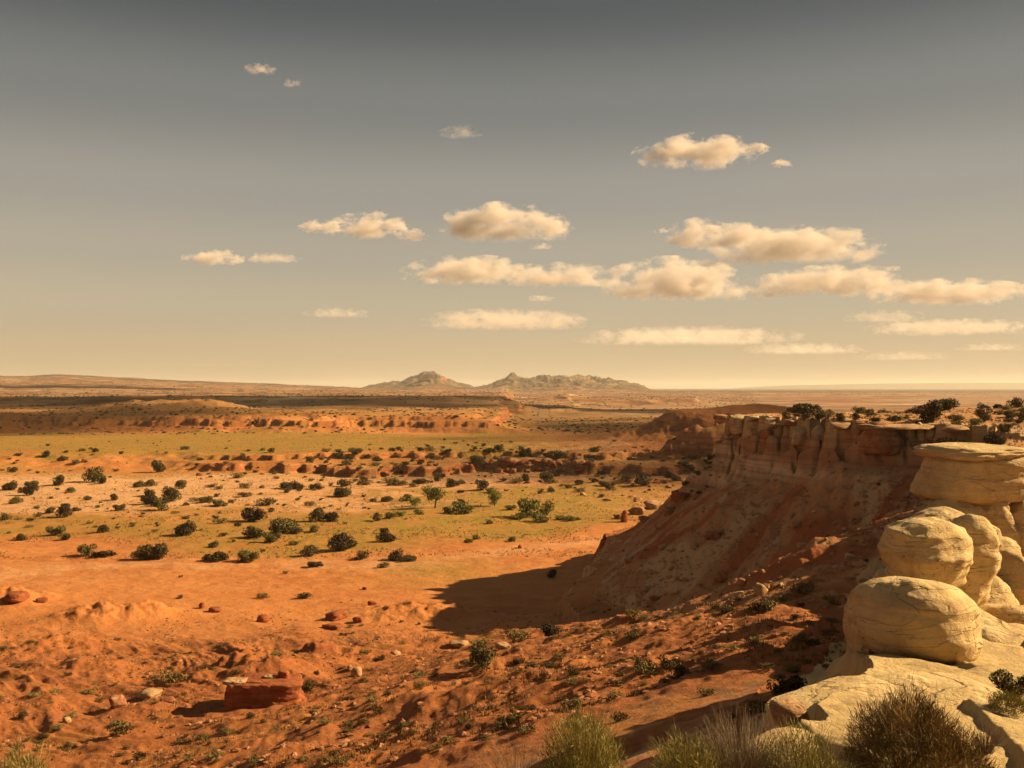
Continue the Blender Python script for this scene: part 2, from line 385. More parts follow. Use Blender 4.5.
def land(x, y, masks=False):
    x = np.asarray(x, float).ravel(); y = np.asarray(y, float).ravel()
    r = np.hypot(x, y)
    Y = np.where(y > .35 * r, y, .35 * r)
    px = 512 + 1000 * x / Y
    # --- base valley
    z = np.interp(Y, [0, 55, 70, 82, 95, 112, 130, 160], [6.5, 6.0, 5.4, 4.4, 2.9, 1.5, .6, 0])
    near = Y < 420
    nb = sub(near, x, y, lambda a, b: ridged(a / 17 + .15 * b / 17, b / 15, 5, 3, .52))
    nb2 = sub(near, x, y, lambda a, b: fbm(a / 5.5, b / 4.5, 5, 7, .55))
    wn = 1 - ss(98, 134, Y + 12 * pn(x / 30, y / 30, 5))
    gul = sub(near, x, y, lambda a, b: ridged((a * .75 + b * .66) / 6.5 + .5 * pn(a / 14, b / 14, 13), (b * .75 - a * .66) / 24, 4, 14, .55))
    z = z + wn * (.95 * nb + .32 * nb2 + .95 * gul) + (1 - wn) * ss(1200, 300, Y) * (.22 * nb2 + .18 * nb)
    z = z + sub(Y < 900, x, y, lambda a, b: .8 * pn(a / 60, b / 60, 9)) * ss(900, 500, Y) * ss(100, 160, Y)
    # low mounds on the orange flat
    for (mx_, my_, mr_, mh_, sd) in [(-54, 129, 5.0, 1.9, 1), (-48, 132, 3.6, 1.4, 2), (-72, 142, 6, 1.8, 3), (-50, 109, 6, 1.6, 4), (-26, 92, 5.5, 1.6, 6),
                                     (-20, 99, 6, 2.0, 7), (-60, 99, 6, 1.4, 5), (-40, 95, 5, 1.0, 8), (-12, 132, 8, 1.3, 9), (6, 88, 7, 2.2, 10), (-22.2, 89, 4.6, 1.1, 11)]:
        q = ((x - mx_) / mr_) ** 2 + ((y - my_) / (mr_ * .8)) ** 2
        k = q < 9
        if k.any():
            z[k] += mh_ * np.exp(-q[k]) * (1 + .6 * fbm(x[k] / 2.2, y[k] / 2.2, 3, sd))
    # --- first ledge (step up about 3 m, near 370 m)
    m1 = (Y > 250) & (Y < 900)
    n1 = sub(m1, x, y, lambda a, b: 22 * pn(a / 70, b / 70, 21) + 9 * pn(a / 19, b / 19, 22) + 4.5 * pn(a / 5.5, b / 5.5, 23))
    sft = ss(130, 230, px)
    e1 = Y - (352 + n1 - .02 * (px - 400))
    z = z + ss(0, 1, e1 / (2.2 + 45 * (1 - sft))) * 2.9
    e1b = Y - (378 + 1.2 * n1)
    z = z + ss(0, 1, e1b / (2.2 + 45 * (1 - sft))) * 1.9 * ss(1200, 700, px)
    e1c = Y - (318 + 1.4 * n1); z = z + ss(0, 1, e1c / 2.5) * 1.1 * ss(560, 640, px)
    # rubble hummocks between the ledges at right
    rh = ss(300, 330, Y) * ss(520, 430, Y) * ss(380, 520, px)
    z = z + rh * sub(m1, x, y, lambda a, b: 1.1 * fbm(a / 12, b / 12, 4, 31, .6) + .5)
    # --- red mesa front at about 600 m, ending near the middle of the view
    m2 = (Y > 450) & (Y < 2500)
    n2 = sub(m2, x, y, lambda a, b: 30 * pn(a / 120, b / 120, 41) + 13 * pn(a / 34, b / 34, 42) + 6 * ridged(a / 17, b / 17, 3, 43))
    e2 = np.minimum(Y - (590 + n2), (508 - px) * Y / 1000 + .6 * n2)
    vt = .5 + .5 * np.clip(sub(m2, x, y, lambda a, b: 1.6 * pn(a / 45, b / 45, 45)), -1, 1)
    z = z + (ss(-22, 0, e2) * (2.4 + 1.6 * vt) + ss(0, 3.5, e2) * (2.2 + 3.4 * vt) + ss(9 + 14 * vt, 15 + 16 * vt, e2) * (3.8 - 3.0 * vt) + 1.2)
    # badland hills in front of it, far left
    bl = np.exp(-((Y - 760) / 60) ** 2) * ss(60, 140, px) * ss(260, 220, px)
    z = z + bl * sub(m2, x, y, lambda a, b: 9 * (.5 + .5 * ridged(a / 40, b / 45, 3, 51)))
    # second, farther mesa
    m3 = (Y > 800) & (Y < 4000)
    n3 = sub(m3, x, y, lambda a, b: 60 * pn(a / 320, b / 320, 61) + 30 * pn(a / 80, b / 80, 62) + 10 * pn(a / 25, b / 25, 63))
    e3 = np.minimum(Y - (960 + n3), (575 - px) * Y / 1000 + .5 * n3)
    z = z + (ss(-50, 0, e3) * 2.6 + ss(0, 10, e3) * 3.2 + ss(30, 42, e3) * 1.5) * ss(3500, 1900, Y)
    e4 = np.minimum(Y - (1500 + n3), (px - 560) * Y / 1000 - .4 * n3); e4 = np.minimum(e4, (700 - px) * Y / 1000)
    z = z + (ss(-40, 0, e4) * 3 + ss(0, 12, e4) * 4) * ss(2600, 2100, Y)
    # --- far country
    A = EYE + (HOR - np.interp(px, SKY_PX, SKY_PY)) * 5.0
    zf = np.maximum(A - 8, 4) * ss(1250, 5000, Y) ** 1.35
    mf = Y > 850
    tn = sub(mf, x, y, lambda a, b: terrace(.5 + .62 * fbm(a / 900 + .3, b / 700, 5, 71, .5), 5, .25))
    tn2 = sub(mf, x, y, lambda a, b: terrace(.5 + .6 * fbm(a / 260, b / 200, 5, 75, .52), 4, .3))
    amp = np.interp(Y, [850, 1500, 3000, 5200, 7000, 30000], [0, 5, 17, 27, 14, 6]) * np.interp(px, [-200, 400, 700, 1200], [1.0, .8, .45, .4])
    z = z + np.where(mf, zf + amp * (.75 * tn + .45 * tn2 - .55) - np.minimum(zf * .12, 6), 0)
    # mountains on the skyline
    mm = (Y > 3300) & (Y < 9500) & (px > 330) & (px < 700)
    if mm.any():
        a, b = x[mm], y[mm]; pz = EYE + (HOR - np.interp(px[mm], MTN_PX, MTN_PY)) * 6.5
        rg = ridged(a / 300, b / 420, 6, 81, .62) + .7 * ridged(a / 110, b / 400, 3, 83, .6) * ss(0, 20, pz - z[mm])
        prof = np.exp(-((b - 6500) / 850) ** 2)
        foot = np.exp(-((b - 5000) / 800) ** 2) * .38
        up = np.maximum(pz - z[mm], 0)
        z[mm] = z[mm] + up * np.maximum(prof * (1 + .34 * rg), foot * (1 + 1.1 * rg)) + prof * rg * 22 * ss(0, 25, up)
    # very distant tableland to the right
    mt = (Y > 17000)
    if mt.any():
        ty = np.interp(px[mt], [560, 700, 740, 775, 830, 880, 940, 1100, 1600], [391, 390.2, 388.0, 385.6, 384.2, 383.2, 382.6, 382.8, 383])
        pz = EYE + (HOR - ty) * 22
        z[mt] = np.maximum(z[mt], pz * ss(19500, 21500, y[mt] + 900 * pn(x[mt] / 3000, y[mt] / 3000, 85)) - 5 + 10 * pn(x[mt] / 1500, y[mt] / 1500, 86))
    # --- dark hills right of centre, beyond the cliff tip
    for (cx, cy, rx, ry, hh, sd) in [(122, 500, 84, 60, 17.5, 1), (80, 372, 28, 22, 13.5, 2)]:
        k = (np.abs(x - cx) < rx * 1.3) & (np.abs(y - cy) < ry * 1.3)
        if k.any():
            a, b = x[k], y[k]
            q = np.sqrt(((a - cx) / rx) ** 2 + ((b - cy) / ry) ** 2)
            q = q + .12 * pn(a / 20, b / 20, sd) + .05 * ridged(a / 7, b / 7, 2, sd + 5)
            v = np.clip(1 - q, 0, 1); z[k] = z[k] + hh * (.55 * v + .45 * ss(.12, .55, v))
    # --- spur
    msp = (y > 20) & (y < 160) & (np.abs(x) < 70)
    sz = np.full(x.shape, -50.0)
    if msp.any():
        a, b = x[msp], y[msp]
        sz[msp] = spur_field(a + 2.2 * pn(a / 9, b / 9, 91), b + 2.5 * pn(a / 10, b / 10, 92)) + 1.0 * ridged(a / 6, b / 6, 4, 93) * .55 + .35 * fbm(a / 2.2, b / 2.2, 3, 94)
    ks = 1.5
    dz = sz - z; z = np.where(msp, z + .5 * (dz + np.sqrt(dz * dz + ks)) - np.where(dz < -25, 0, 0), z)
    spm = ss(-1.5, 1.0, dz)
    # --- big rim cliff
    mr = (r < 3600)
    s = np.full(x.shape, -1e4); top = np.zeros_like(x); ch = np.full(x.shape, 5.0); m = np.full(x.shape, .6); tt = np.zeros_like(x)
    a, b = x[mr], y[mr]
    s_, t_, c_, m_, tt_ = rim_field(a, b)
    s[mr], top[mr], ch[mr], m[mr], tt[mr] = s_, t_, c_, m_, tt_
    nearrim = mr & (s > -75) & (s < 60)
    nz_ = np.zeros_like(x)
    if nearrim.any():
        a, b = x[nearrim], y[nearrim]; g = np.clip((b - 30) / 60, .12, 1)
        nz_[nearrim] = g * (2.8 * pn(a / 15, b / 15, 101) + (.5 + .9 * ss(-4, -1, s[nearrim])) * pn(a / 4.3, b / 4.3, 102) + .7 * pn(a / 1.5, b / 1.5, 103)) + (1 - g) * .35 * pn(a / 1.7, b / 1.7, 104)
        nv = np.abs(pn(a / 7.5, b / 7.5, 106)) + .5 * np.abs(pn(a / 2.6, b / 2.6, 107))
        g = g * ss(-4.5, -1.5, s[nearrim]); nz_[nearrim] -= g * 1.6 * ss(.16, .03, nv) + g * .8 * ss(.2, .05, np.abs(pn(a / 3.1, b / 3.1, 108)))
    nz_ = nz_ * (.30 + .70 * ss(-16, -5, s)) + np.where(nearrim, ss(-5, -14, s) * 1.2 * np.clip((y - 30) / 60, .12, 1), 0) * 0
    s2 = s + nz_
    ztop = top + (28.9 - top) * ss(3, 40, s2) * np.where(y > 0, 1, .3)
    ztop = ztop - 6.5 * np.exp(-(((x - 34) / 15) ** 2 + ((y - 47) / 17) ** 2))
    ztop = ztop + (30.35 - ztop) * ss(8.5, 1.5, np.hypot(x, y + 1.0))
    md = mr & (s > -4)
    ztop = ztop + sub(md, x, y, lambda a, b: .55 * fbm(a / 14, b / 14, 4, 111) * ss(15, 60, np.hypot(a, b)) + .16 * fbm(a / 1.6, b / 1.1, 4, 112) + .9 * pn(a / 50, b / 50, 113) * ss(60, 140, b))
    # stepped slabs on the near ledge
    kl = md & (r < 60)
    if kl.any():
        q = (x[kl] * .9 - y[kl] * .35) / 2.3 + .6 * pn(x[kl] / 3, y[kl] / 5, 121)
        ztop[kl] += .30 * (terrace(q * .25, 4, .12) - q * .25) * 2.2 * ss(5, 10, r[kl])
    q = -s2
    drop = np.where(q <= 0, 0, ch * np.interp(q / (ch * .36 + .2), [0, .10, .45, .62, 1.0, 1.35], [0, .30, .38, .62, .72, 1.0]))
    tal = np.maximum(q - 1.35 * (ch * .36 + .2), 0)
    gl = np.zeros_like(x)
    if nearrim.any():
        a = tt[nearrim]; b = tal[nearrim]
        gl[nearrim] = (2.8 * ridged(a / 22 + b / 70, b / 90 + 3, 3, 131, .38) + .62 * fbm(x[nearrim] / 2.4, y[nearrim] / 2.4, 4, 132, .6)) * np.clip(b / 7, 0, 1) * np.clip((y[nearrim] - 30) / 50, .3, 1)
    zc = ztop - drop - m * tal * np.clip(1.12 - tal / 120, .3, 2) + gl
    w_ = np.clip((zc - 1.0) / 6.0, 0, 1); toe = ss(95, 120, y + .8 * x) * np.where(y > 60, 1, 0)
    zc = np.where((s2 < -4) & (zc < 7) & (zc > 1), zc + toe * (1.0 + 6.0 * ss(.35, .60, w_ + .12 * pn(x / 3.5, y / 3.5, 137)) - zc) * .7, zc)
    dz = zc - z; z2 = z + .5 * (dz + np.sqrt(dz * dz + 2.0))
    z = np.where(s2 > -1.0, zc, np.where(mr & (s > -110), z2, z))
    if not masks: return z
    clm = np.where(mr & (y > -20), ss(-2.0, 2.0, dz), 0) * np.where(s2 < .6, 1, 0)
    # ---------------- material masks
    nn = fbm(x / 45, y / 26, 4, 141); nl = sub(Y < 1500, x, y, lambda a, b: fbm(a / 13, b / 9, 4, 145, .6))
    wY = Y * (1 + .09 * nn)
    gA = ss(385, 410, wY) * ss(590, 560, wY) * ss(640, 470, px)
    lowb = np.interp(px, [-300, 0, 150, 300, 420, 520, 600, 660, 800], [215, 207, 196, 182, 190, 196, 222, 235, 235])
    gB = ss(-8, 10, wY - lowb) * ss(330, 300, wY) * np.interp(px, [0, 250, 420, 560, 640, 700], [.75, .8, .95, 1.0, .7, .3])
    pl = ss(236, 258, wY) * ss(372, 350, wY) * np.interp(px, [0, 250, 330, 460, 620], [.95, .9, .8, .7, .3])
    gB = gB * (1 - .88 * ss(238, 255, wY) * ss(-.30, .10, nl + np.interp(px, [0, 300, 400, 500], [.28, .2, -.1, -.4])))
    gC = ss(335, 350, wY) * ss(385, 372, wY) * .7
    gD = np.exp(-(((x + 12) / 10) ** 2 + ((y - 165) / 11) ** 2)) * .7
    gR = ss(600, 640, Y) * ss(1250, 1000, Y) * np.where(px > 505, .7, .55)
    g = np.clip(np.maximum.reduce([gA, gB, gC * .6, gD, gR]), 0, 1) * ss(-.75, .05, nl + .25)
    plat = (s2 > 1.5) & (y > 60)
    g = np.where(plat, .45 * ss(-.5, .5, nl), g)
    g = g * (1 - .8 * clm)
    g = np.where((s2 < 0) & (Y < 140), .30 * ss(.15, .5, nl) * ss(0.4, 1, spm + wn), g)
    p_ = pl * (1 - g * .6)
    streak = np.exp(-((Y - np.interp(px, [0, 250, 420, 560, 700], [165, 178, 172, 195, 225])) / 6.5) ** 2) * ss(-.4, .3, nl) * .55
    p_ = np.maximum(p_, streak); p_ = np.maximum(p_, rh * .7 * ss(-.2, .2, nl) * ss(650, 610, px)); p_ = np.where(plat, .45, p_)
    p_ = p_ * (1 - clm)
    rk = np.where((s2 > -1.4 - .05 * y) & (y < 75) & (y > -30), 1.0, 0.0) * ss(84, 60, y)
    rk = np.where((y < 30) & (s2 <= 0), ss(-2.6, -1.0, s2), rk)
    rk = np.where((y >= 75) & (s2 > -.9) & (s2 < 5), .75 * ss(5, 1, s2 + 3 * nl) * ss(-.25, .15, pn(x / 6, y / 6, 165)), rk)
    rk = rk * np.where(y < 75, 1, 1)
    rk = np.where((x > 26) & (y > 20) & (y < 75), rk * .3, rk)
    dk = np.clip(np.maximum(wn * ss(150, 108, Y + 25 * nn), spm) * ss(-.8, .3, nl + .5), 0, 1)
    dk = np.where(Y > 150, 0, dk)
    tlm = ss(.5, 3.5, tal)
    strk = .5 + .62 * fbm(tt / 5.5 + .3 * pn(x / 9, y / 9, 161), np.clip(-s2, 0, 200) / 26, 4, 163, .55)
    ft = ss(560, 1000, Y)
    m1_ = np.stack([g * (1 - ft * .6), p_ * (1 - ft), rk, np.ones_like(g)], 1)
    m2_ = np.stack([dk, ft, clm * (1 - rk), strk], 1)
    m3_ = np.stack([tlm, tlm, tlm, np.ones_like(g)], 1)
    return z, m1_, m2_, m3_

def build_ground():
    # rings spaced finely where they are seen, one sheet out past the horizon
    def seg(a, b, st): return list(np.exp(np.arange(math.log(a), math.log(b), st)))
    R = [0.05, .4, .9, 1.5, 2.2, 3, 4] + seg(5, 8, .02) + seg(8, 60, .0052) + seg(60, 420, .0034) + seg(420, 1600, .0042) + seg(1600, 13000, .006) + seg(13000, 32000, .02) + [32000, 34000]
    R = np.array(R)
    fine = np.radians(np.linspace(-31, 31, 1080)); step = np.radians(62 / 1079)
    side = [np.radians(31)]; st = step * 2
    while side[-1] + st < math.pi: side.append(side[-1] + st); st = min(st * 1.12, math.radians(3))
    side = np.array(side[1:])
    TH = np.concatenate([-side[::-1], fine, side])
    nr, nc = len(R), len(TH)
    rr, th = np.meshgrid(R, TH, indexing='ij')
    x = (rr * np.sin(th)).ravel(); y = (rr * np.cos(th)).ravel()
    z, a, b, c3 = land(x, y, True)
    V = np.stack([x, y, z], 1)
    i = np.arange(nr - 1)[:, None]; j = np.arange(nc)[None, :]; jn = (j + 1) % nc
    Fc = np.stack([i * nc + j, i * nc + jn, (i + 1) * nc + jn, (i + 1) * nc + j], -1).reshape(-1, 4)
    # faces must look up: theta runs clockwise seen from above
    Fc = Fc[:, ::-1]
    me = mesh_np('ground', V, Fc, 4, True, {'mask': a, 'mask2': b, 'mask3': c3})
    o = link('ground', me, M_ground); tag(o, kind='structure')
    print('ground verts', len(V), nr, nc)
build_ground()

def zat(x, y): return float(land(np.array([x]), np.array([y]))[0])

def at_many(pts):
    """pixels (n,2) -> points where those sight lines meet the land"""
    pts = np.asarray(pts, float)
    ds = np.exp(np.linspace(math.log(9), math.log(6000), 700))
    u = (pts[:, 0] - 512) / F; v = (HOR - pts[:, 1]) / F
    X = u[:, None] * ds; Y = np.broadcast_to(ds, X.shape); Z = EYE + v[:, None] * ds
    g = land(X.ravel(), Y.ravel()).reshape(X.shape)
    hit = (Z <= g); idx = np.argmax(hit, 1); ok = hit.any(1)
    out = []
    for i in range(len(pts)):
        if not ok[i]: out.append(None); continue
        k = idx[i]
        if k == 0: out.append((X[i, 0], ds[0], g[i, 0])); continue
        a0 = Z[i, k - 1] - g[i, k - 1]; a1 = Z[i, k] - g[i, k]; t = a0 / (a0 - a1)
        d = ds[k - 1] + t * (ds[k] - ds[k - 1]); out.append((u[i] * d, d, zat(u[i] * d, d)))
    return out

# ------------------------------------------------------------------ rocks
def ico(sub_):
    bm = bmesh.new(); bmesh.ops.create_icosphere(bm, subdivisions=sub_, radius=1); bm.verts.ensure_lookup_table()
    V = np.array([v.co[:] for v in bm.verts]); Fc = np.array([[v.index for v in f.verts] for f in bm.faces]); bm.free(); return V, Fc
ICO = {k: ico(k) for k in (1, 2, 3, 4, 5, 6)}

def rock_mesh(name, rad, seed=0, sub_=4, p=3.0, amp=.12, freq=1.3, strata=.04, sfreq=7.0, facet=0.0, undercut=0.0, flat=0.0):
    V, Fc = ICO[sub_]; V = V.copy(); rad = np.array(rad, float)
    k = (np.abs(V) ** p).sum(1) ** (-1 / p); V = V * k[:, None]
    n = fbm3(V * freq + seed * 1.7, 5, seed)
    V = V * (1 + amp * 2 * n)[:, None]
    if facet:
        r = np.random.default_rng(seed)
        for _ in range(9):
            d = r.normal(size=3); d /= np.linalg.norm(d); t = V @ d; lim = r.uniform(.62, .9); ex = np.maximum(t - lim, 0); V = V - (ex * facet)[:, None] * d
    h = V[:, 2] + .12 * vn3(V * 1.5, seed + 4)
    lay = vn3(np.stack([h * 0 + seed, h * sfreq, h * 0], 1), seed + 9)
    hor = np.sqrt(V[:, 0] ** 2 + V[:, 1] ** 2)
    sc = 1 + strata * 2 * lay * np.clip(hor, 0, 1)
    if undercut: sc = sc * (1 - undercut * ss(-.1, -.9, V[:, 2]))
    V[:, 0] *= sc; V[:, 1] *= sc
    if flat: V[:, 2] = np.where(V[:, 2] > flat, flat + (V[:, 2] - flat) * .25, V[:, 2])
    V = V * rad
    return mesh_np(name, V, Fc, 3, True)

def rock(name, loc, rad, mat, label=None, cat='rock', group=None, rz=0, tilt=(0, 0), parent=None, **kw):
    o = link(name, rock_mesh(name, rad, **kw), mat, parent); o.location = loc; o.rotation_euler = (tilt[0], tilt[1], rz)
    if parent is None: tag(o, label, cat, group)
    return o

def P3(px, py, d): return ((px - 512) / F * d, d, EYE + (HOR - py) / F * d)

# hero stones of the pale ridge
x, y, z = P3(917, 619, 25)
rock('boulder', (x, y, z - .12), (1.60, 1.55, 1.2), M_white, 'huge smooth pale sandstone dome nearest the ledge, its rounded top sunlit', 'boulder', seed=3, sub_=6, p=2.45, amp=.08, freq=1.0, strata=.022, sfreq=6, rz=.25, tilt=(-.08, .10), undercut=.12, facet=.3)
x, y, z = P3(867, 612, 25.4)
rock('boulder', (x, y, z - .3), (.44, .75, .95), M_white, 'narrow pale shoulder block split off the left side of the big dome', 'boulder', seed=8, sub_=5, p=2.7, amp=.10, strata=.03, rz=.1)

def fused(name, pieces, voxel, mat, smooth_it=5, seed=5):
    """many rock lumps grown together into one eroded body"""
    VV = []; FF = []; off = 0
    for (px, py, d, dz, rad, rz, tl, kw) in pieces:
        cx, cy, cz = P3(px, py, d); me = rock_mesh('tmp', rad, **kw)
        M = Matrix.Translation((cx, cy, cz + dz)) @ Euler((tl[0], tl[1], rz)).to_matrix().to_4x4()
        co = np.empty(len(me.vertices) * 3); me.vertices.foreach_get('co', co); co = co.reshape(-1, 3)
        Mn = np.array(M); VV.append(co @ Mn[:3, :3].T + Mn[:3, 3])
        f = np.empty(len(me.polygons) * 3, dtype=np.int32); me.polygons.foreach_get('vertices', f); FF.append(f.reshape(-1, 3) + off); off += len(co)
        bpy.data.meshes.remove(me)
    me = mesh_np(name, np.concatenate(VV), np.concatenate(FF), 3, True)
    o = bpy.data.objects.new(name, me); COL.objects.link(o)
    m = o.modifiers.new('r', 'REMESH'); m.mode = 'VOXEL'; m.voxel_size = voxel
    m = o.modifiers.new('s', 'SMOOTH'); m.factor = .6; m.iterations = smooth_it
    dg = bpy.context.evaluated_depsgraph_get(); me2 = bpy.data.meshes.new_from_object(o.evaluated_get(dg)); o.modifiers.clear(); o.data = me2; bpy.data.meshes.remove(me)
    n = len(me2.vertices); co = np.empty(n * 3); me2.vertices.foreach_get('co', co); co = co.reshape(-1, 3)
    nr = np.empty(n * 3); me2.vertex_normals.foreach_get('vector', nr); nr = nr.reshape(-1, 3)
    hz = np.sqrt(nr[:, 0] ** 2 + nr[:, 1] ** 2)
    zz = co[:, 2] + .25 * vn3(co * .5, 3) - .08 * co[:, 0]
    bed = vn3(np.stack([zz * 0, zz * 2.6, zz * 0], 1), seed); bed2 = vn3(np.stack([zz * 0 + 7, zz * 9, co[:, 0] * .3], 1), seed + 1)
    crack = ss(.10, .0, np.abs(vn3(co * np.array([.55, .55, .25]), seed + 7)))
    dsp = .16 * bed * hz + .035 * bed2 * hz + .10 * fbm3(co * .9, 5, seed + 2, .55) - .10 * crack * hz
    co = co + nr * dsp[:, None]; me2.vertices.foreach_set('co', co.astype(np.float32).ravel())
    me2.polygons.foreach_set('use_smooth', np.ones(len(me2.polygons), dtype=bool)); me2.update()
    bm = bmesh.new(); bm.from_mesh(me2); seen = set(); isl = []
    for v in bm.verts:
        if v in seen: continue
        st = [v]; seen.add(v); cur = []
        while st:
            q = st.pop(); cur.append(q)
            for e in q.link_edges:
                w_ = e.other_vert(q)
                if w_ not in seen: seen.add(w_); st.append(w_)
        isl.append(cur)
    isl.sort(key=len)
    for c_ in isl[:-1]: bmesh.ops.delete(bm, geom=c_, context='VERTS')
    bm.to_mesh(me2); bm.free()
    me2.materials.clear(); me2.materials.append(mat); o.name = name; return o
K = lambda sd, **k: dict(dict(seed=sd, sub_=5, p=2.6, amp=.13, strata=.04, facet=.35), **k)
rg_ = fused('sandstone_ridge', [
    (952, 628, 42, 0, (2.1, 17, 2.5), -.464, (0, 0), K(61, amp=.10, freq=2.0, facet=0, sub_=6)),
    (972, 585, 57.5, 0, (2.6, 2.6, 4.0), .3, (0, 0), K(62, amp=.08)),
    (927, 549, 33, -.15, (1.55, 1.7, 1.15), -.3, (-.05, .10), K(12, amp=.10, p=2.4)),
    (960, 548, 35.5, -.5, (1.25, 1.5, 1.7), 0, (0, .25), K(15)),
    (905, 575, 34.5, -.6, (.9, 1.5, 1.0), .2, (0, 0), K(16)),
    (944, 524, 45, -.5, (2.0, 2.2, 1.2), .5, (0, .3), K(21)),
    (972, 540, 56.5, 0, (1.1, 1.5, 2.5), 0, (0, 0), K(33, freq=1.0)),
    (997, 548, 56, 0, (.9, 1.4, 2.8), .4, (0, .06), K(34)),
    (1018, 552, 56, 0, (1.0, 1.5, 2.9), .4, (0, .1), K(36)),
    (946, 536, 57, 0, (1.4, 1.8, 2.2), .2, (0, 0), K(37)),
    (985, 575, 47, -.3, (1.3, 1.6, 2.4), .3, (0, .2), K(41)),
    (1008, 590, 44, -.5, (1.3, 1.6, 2.2), .9, (0, .2), K(44)),
    (978, 592, 38, -.6, (1.3, 1.5, 1.4), .3, (0, .1), K(42)),
    (1004, 612, 36, -.9, (1.5, 1.8, 1.3), .8, (.1, .1), K(47)),
    (965, 622, 30, -.7, (1.2, 1.6, 1.0), .3, (0, .1), K(46)),
    (1000, 640, 28, -.6, (1.3, 1.3, .8), .6, (.1, -.15), K(43)),
    (940, 640, 27, -.9, (1.6, 1.6, .9), .6, (0, 0), K(48)),
], .085, M_white)
tag(rg_, 'fused ridge of rounded pale sandstone humps and pillars below the caprock', 'rock formation')
# great caprock
x, y, z = P3(971, 474, 58)
cap = empty('caprock_block', (x, y, z - 1.6)); tag(cap, 'great flat-topped block of pale caprock crowning the sandstone ridge', 'rock formation')
rock('block', (0, 0, 1.6), (2.8, 2.9, 1.55), M_white, parent=cap, seed=39, sub_=6, p=6, facet=.45, amp=.05, freq=1.8, strata=.02, sfreq=5, rz=.35, tilt=(0, .03))
rock('top_slab', (.05, 0, 2.88), (2.5, 2.65, .46), M_white, parent=cap, seed=32, sub_=5, p=4.5, amp=.09, facet=.3, freq=2.2, strata=.03, rz=.3)
# slabs of the near ledge
x, y, z = P3(852, 704, 17.5)
rock('ledge_slab', (x, y, z - .25), (1.25, 1.15, .34), M_white, 'broad pale slab on the ledge edge left of the large brown bush', 'rock slab', seed=51, sub_=6, p=3.4, amp=.08, strata=.05, rz=.45, tilt=(.05, -.12))
x, y, z = P3(930, 688, 18)
rock('ledge_slab', (x, y, z - .32), (1.3, 1.3, .36), M_white, 'wide smooth pale slab in front of the big dome', 'rock slab', seed=53, sub_=6, p=3, amp=.07, strata=.04, rz=.1, tilt=(.02, -.05))
x, y, z = P3(789, 708, 16.6)
rock('ledge_block', (x, y, z - .08), (.30, .34, .2), M_rim, 'small angular tan block perched at the outer corner of the ledge', 'rock', seed=52, sub_=4, p=4, amp=.07, strata=.04, rz=.5, facet=.5, tilt=(.1, -.2))
x, y, z = P3(812, 742, 14)
rock('ledge_slab', (x, y, z - .22), (.9, .8, .24), M_white, 'low cracked slab behind the wispy bushes at the ledge corner', 'rock slab', seed=54, sub_=5, p=3.4, amp=.09, strata=.05, rz=.8)

# blocks along the far rim of the cliff
def rimrock(px, py, d, w, h, seed, mat, label, hit=None, **kw):
    x, y, z = P3(px, py, d)
    if hit is not None and 80 < hit[1] < 175: x, y, z = hit[0] - .25 * w * hit[1] / F, hit[1] - .15 * w * hit[1] / F, min(hit[2] + .10 * h * hit[1] / F, 27.9 - .40 * h * hit[1] / F); d = y
    s = d / F
    a = dict(sub_=4, p=4.5, amp=.10, strata=.03, sfreq=4, facet=.7); a.update(kw)
    return rock('rim_block', (x, y, z), (w * s / 2, w * s / 2 * .9, h * s / 2), mat, label, 'rock', 'caprock blocks along the cliff rim', seed=seed, rz=seed * .7, **a)
RB = [(724, 417, 159, 20, 5, 'thin flat slab overhanging the very tip of the cliff'), (733, 427, 158, 12, 18, 'dark squarish block under the tip slab'),
      (741, 429, 156, 16, 20, 'rounded cream block set into the cliff tip'), (757, 427, 152, 12, 13, 'upright cream block near the cliff tip'), (768, 414, 156, 26, 7, 'low white dome lying on the rim behind the tip'),
      (775, 425, 148, 14, 10, 'small block under the white dome on the rim'), (770, 435, 147, 15, 9, 'brown block below the rim near the cliff tip'), (757, 416, 158, 16, 5, 'flat slab between tip slab and white dome'),
      (797, 430, 128, 9, 24, 'slim cream hoodoo standing out from the rim'), (803, 441, 127, 14, 18, 'craggy cream knob at the hoodoo foot'), (793, 421, 132, 22, 6, 'flat slab right above the slim hoodoo'),
      (822, 427, 124, 13, 16, 'pale cube block right of the slim hoodoo'), (834, 430, 122, 9, 12, 'small pale block beside the pale cube'), (846, 424, 121, 20, 8, 'broad low slab mid-rim'),
      (862, 428, 119, 16, 12, 'tan block left of the long overhanging slab'), (889, 436, 116, 36, 30, 'large rust-stained block under the long overhanging slab'),
      (908, 422, 115, 66, 6, 'long thin slab overhanging the right end of the rim'), (912, 434, 114, 10, 20, 'left slim column below the long overhanging slab'),
      (923, 434, 113, 9, 19, 'middle slim column below the long overhanging slab'), (932, 433, 112, 8, 16, 'right slim column below the long overhanging slab'),
      (960, 434, 108, 26, 8, 'grey-tan slab on the plateau edge behind the caprock tower'), (845, 414, 140, 24, 5, 'thin slab lying back on the plateau below the dark junipers'),
      (815, 417, 138, 18, 5, 'thin slab on the plateau left of centre'), (876, 417, 132, 26, 5, 'thin shelf on the plateau under the middle bushes')]
HIT = at_many([(q[0], q[1]) for q in RB])
for i, (px, py, d, w, h, lb) in enumerate(RB):
    rimrock(px, py, d, w * 1.1, h * 1.1, 60 + i, M_rimlt if ('cream' in lb or 'white' in lb or 'pale' in lb or 'column' in lb) else (M_rim if i % 3 else M_mixed), lb, HIT[i])

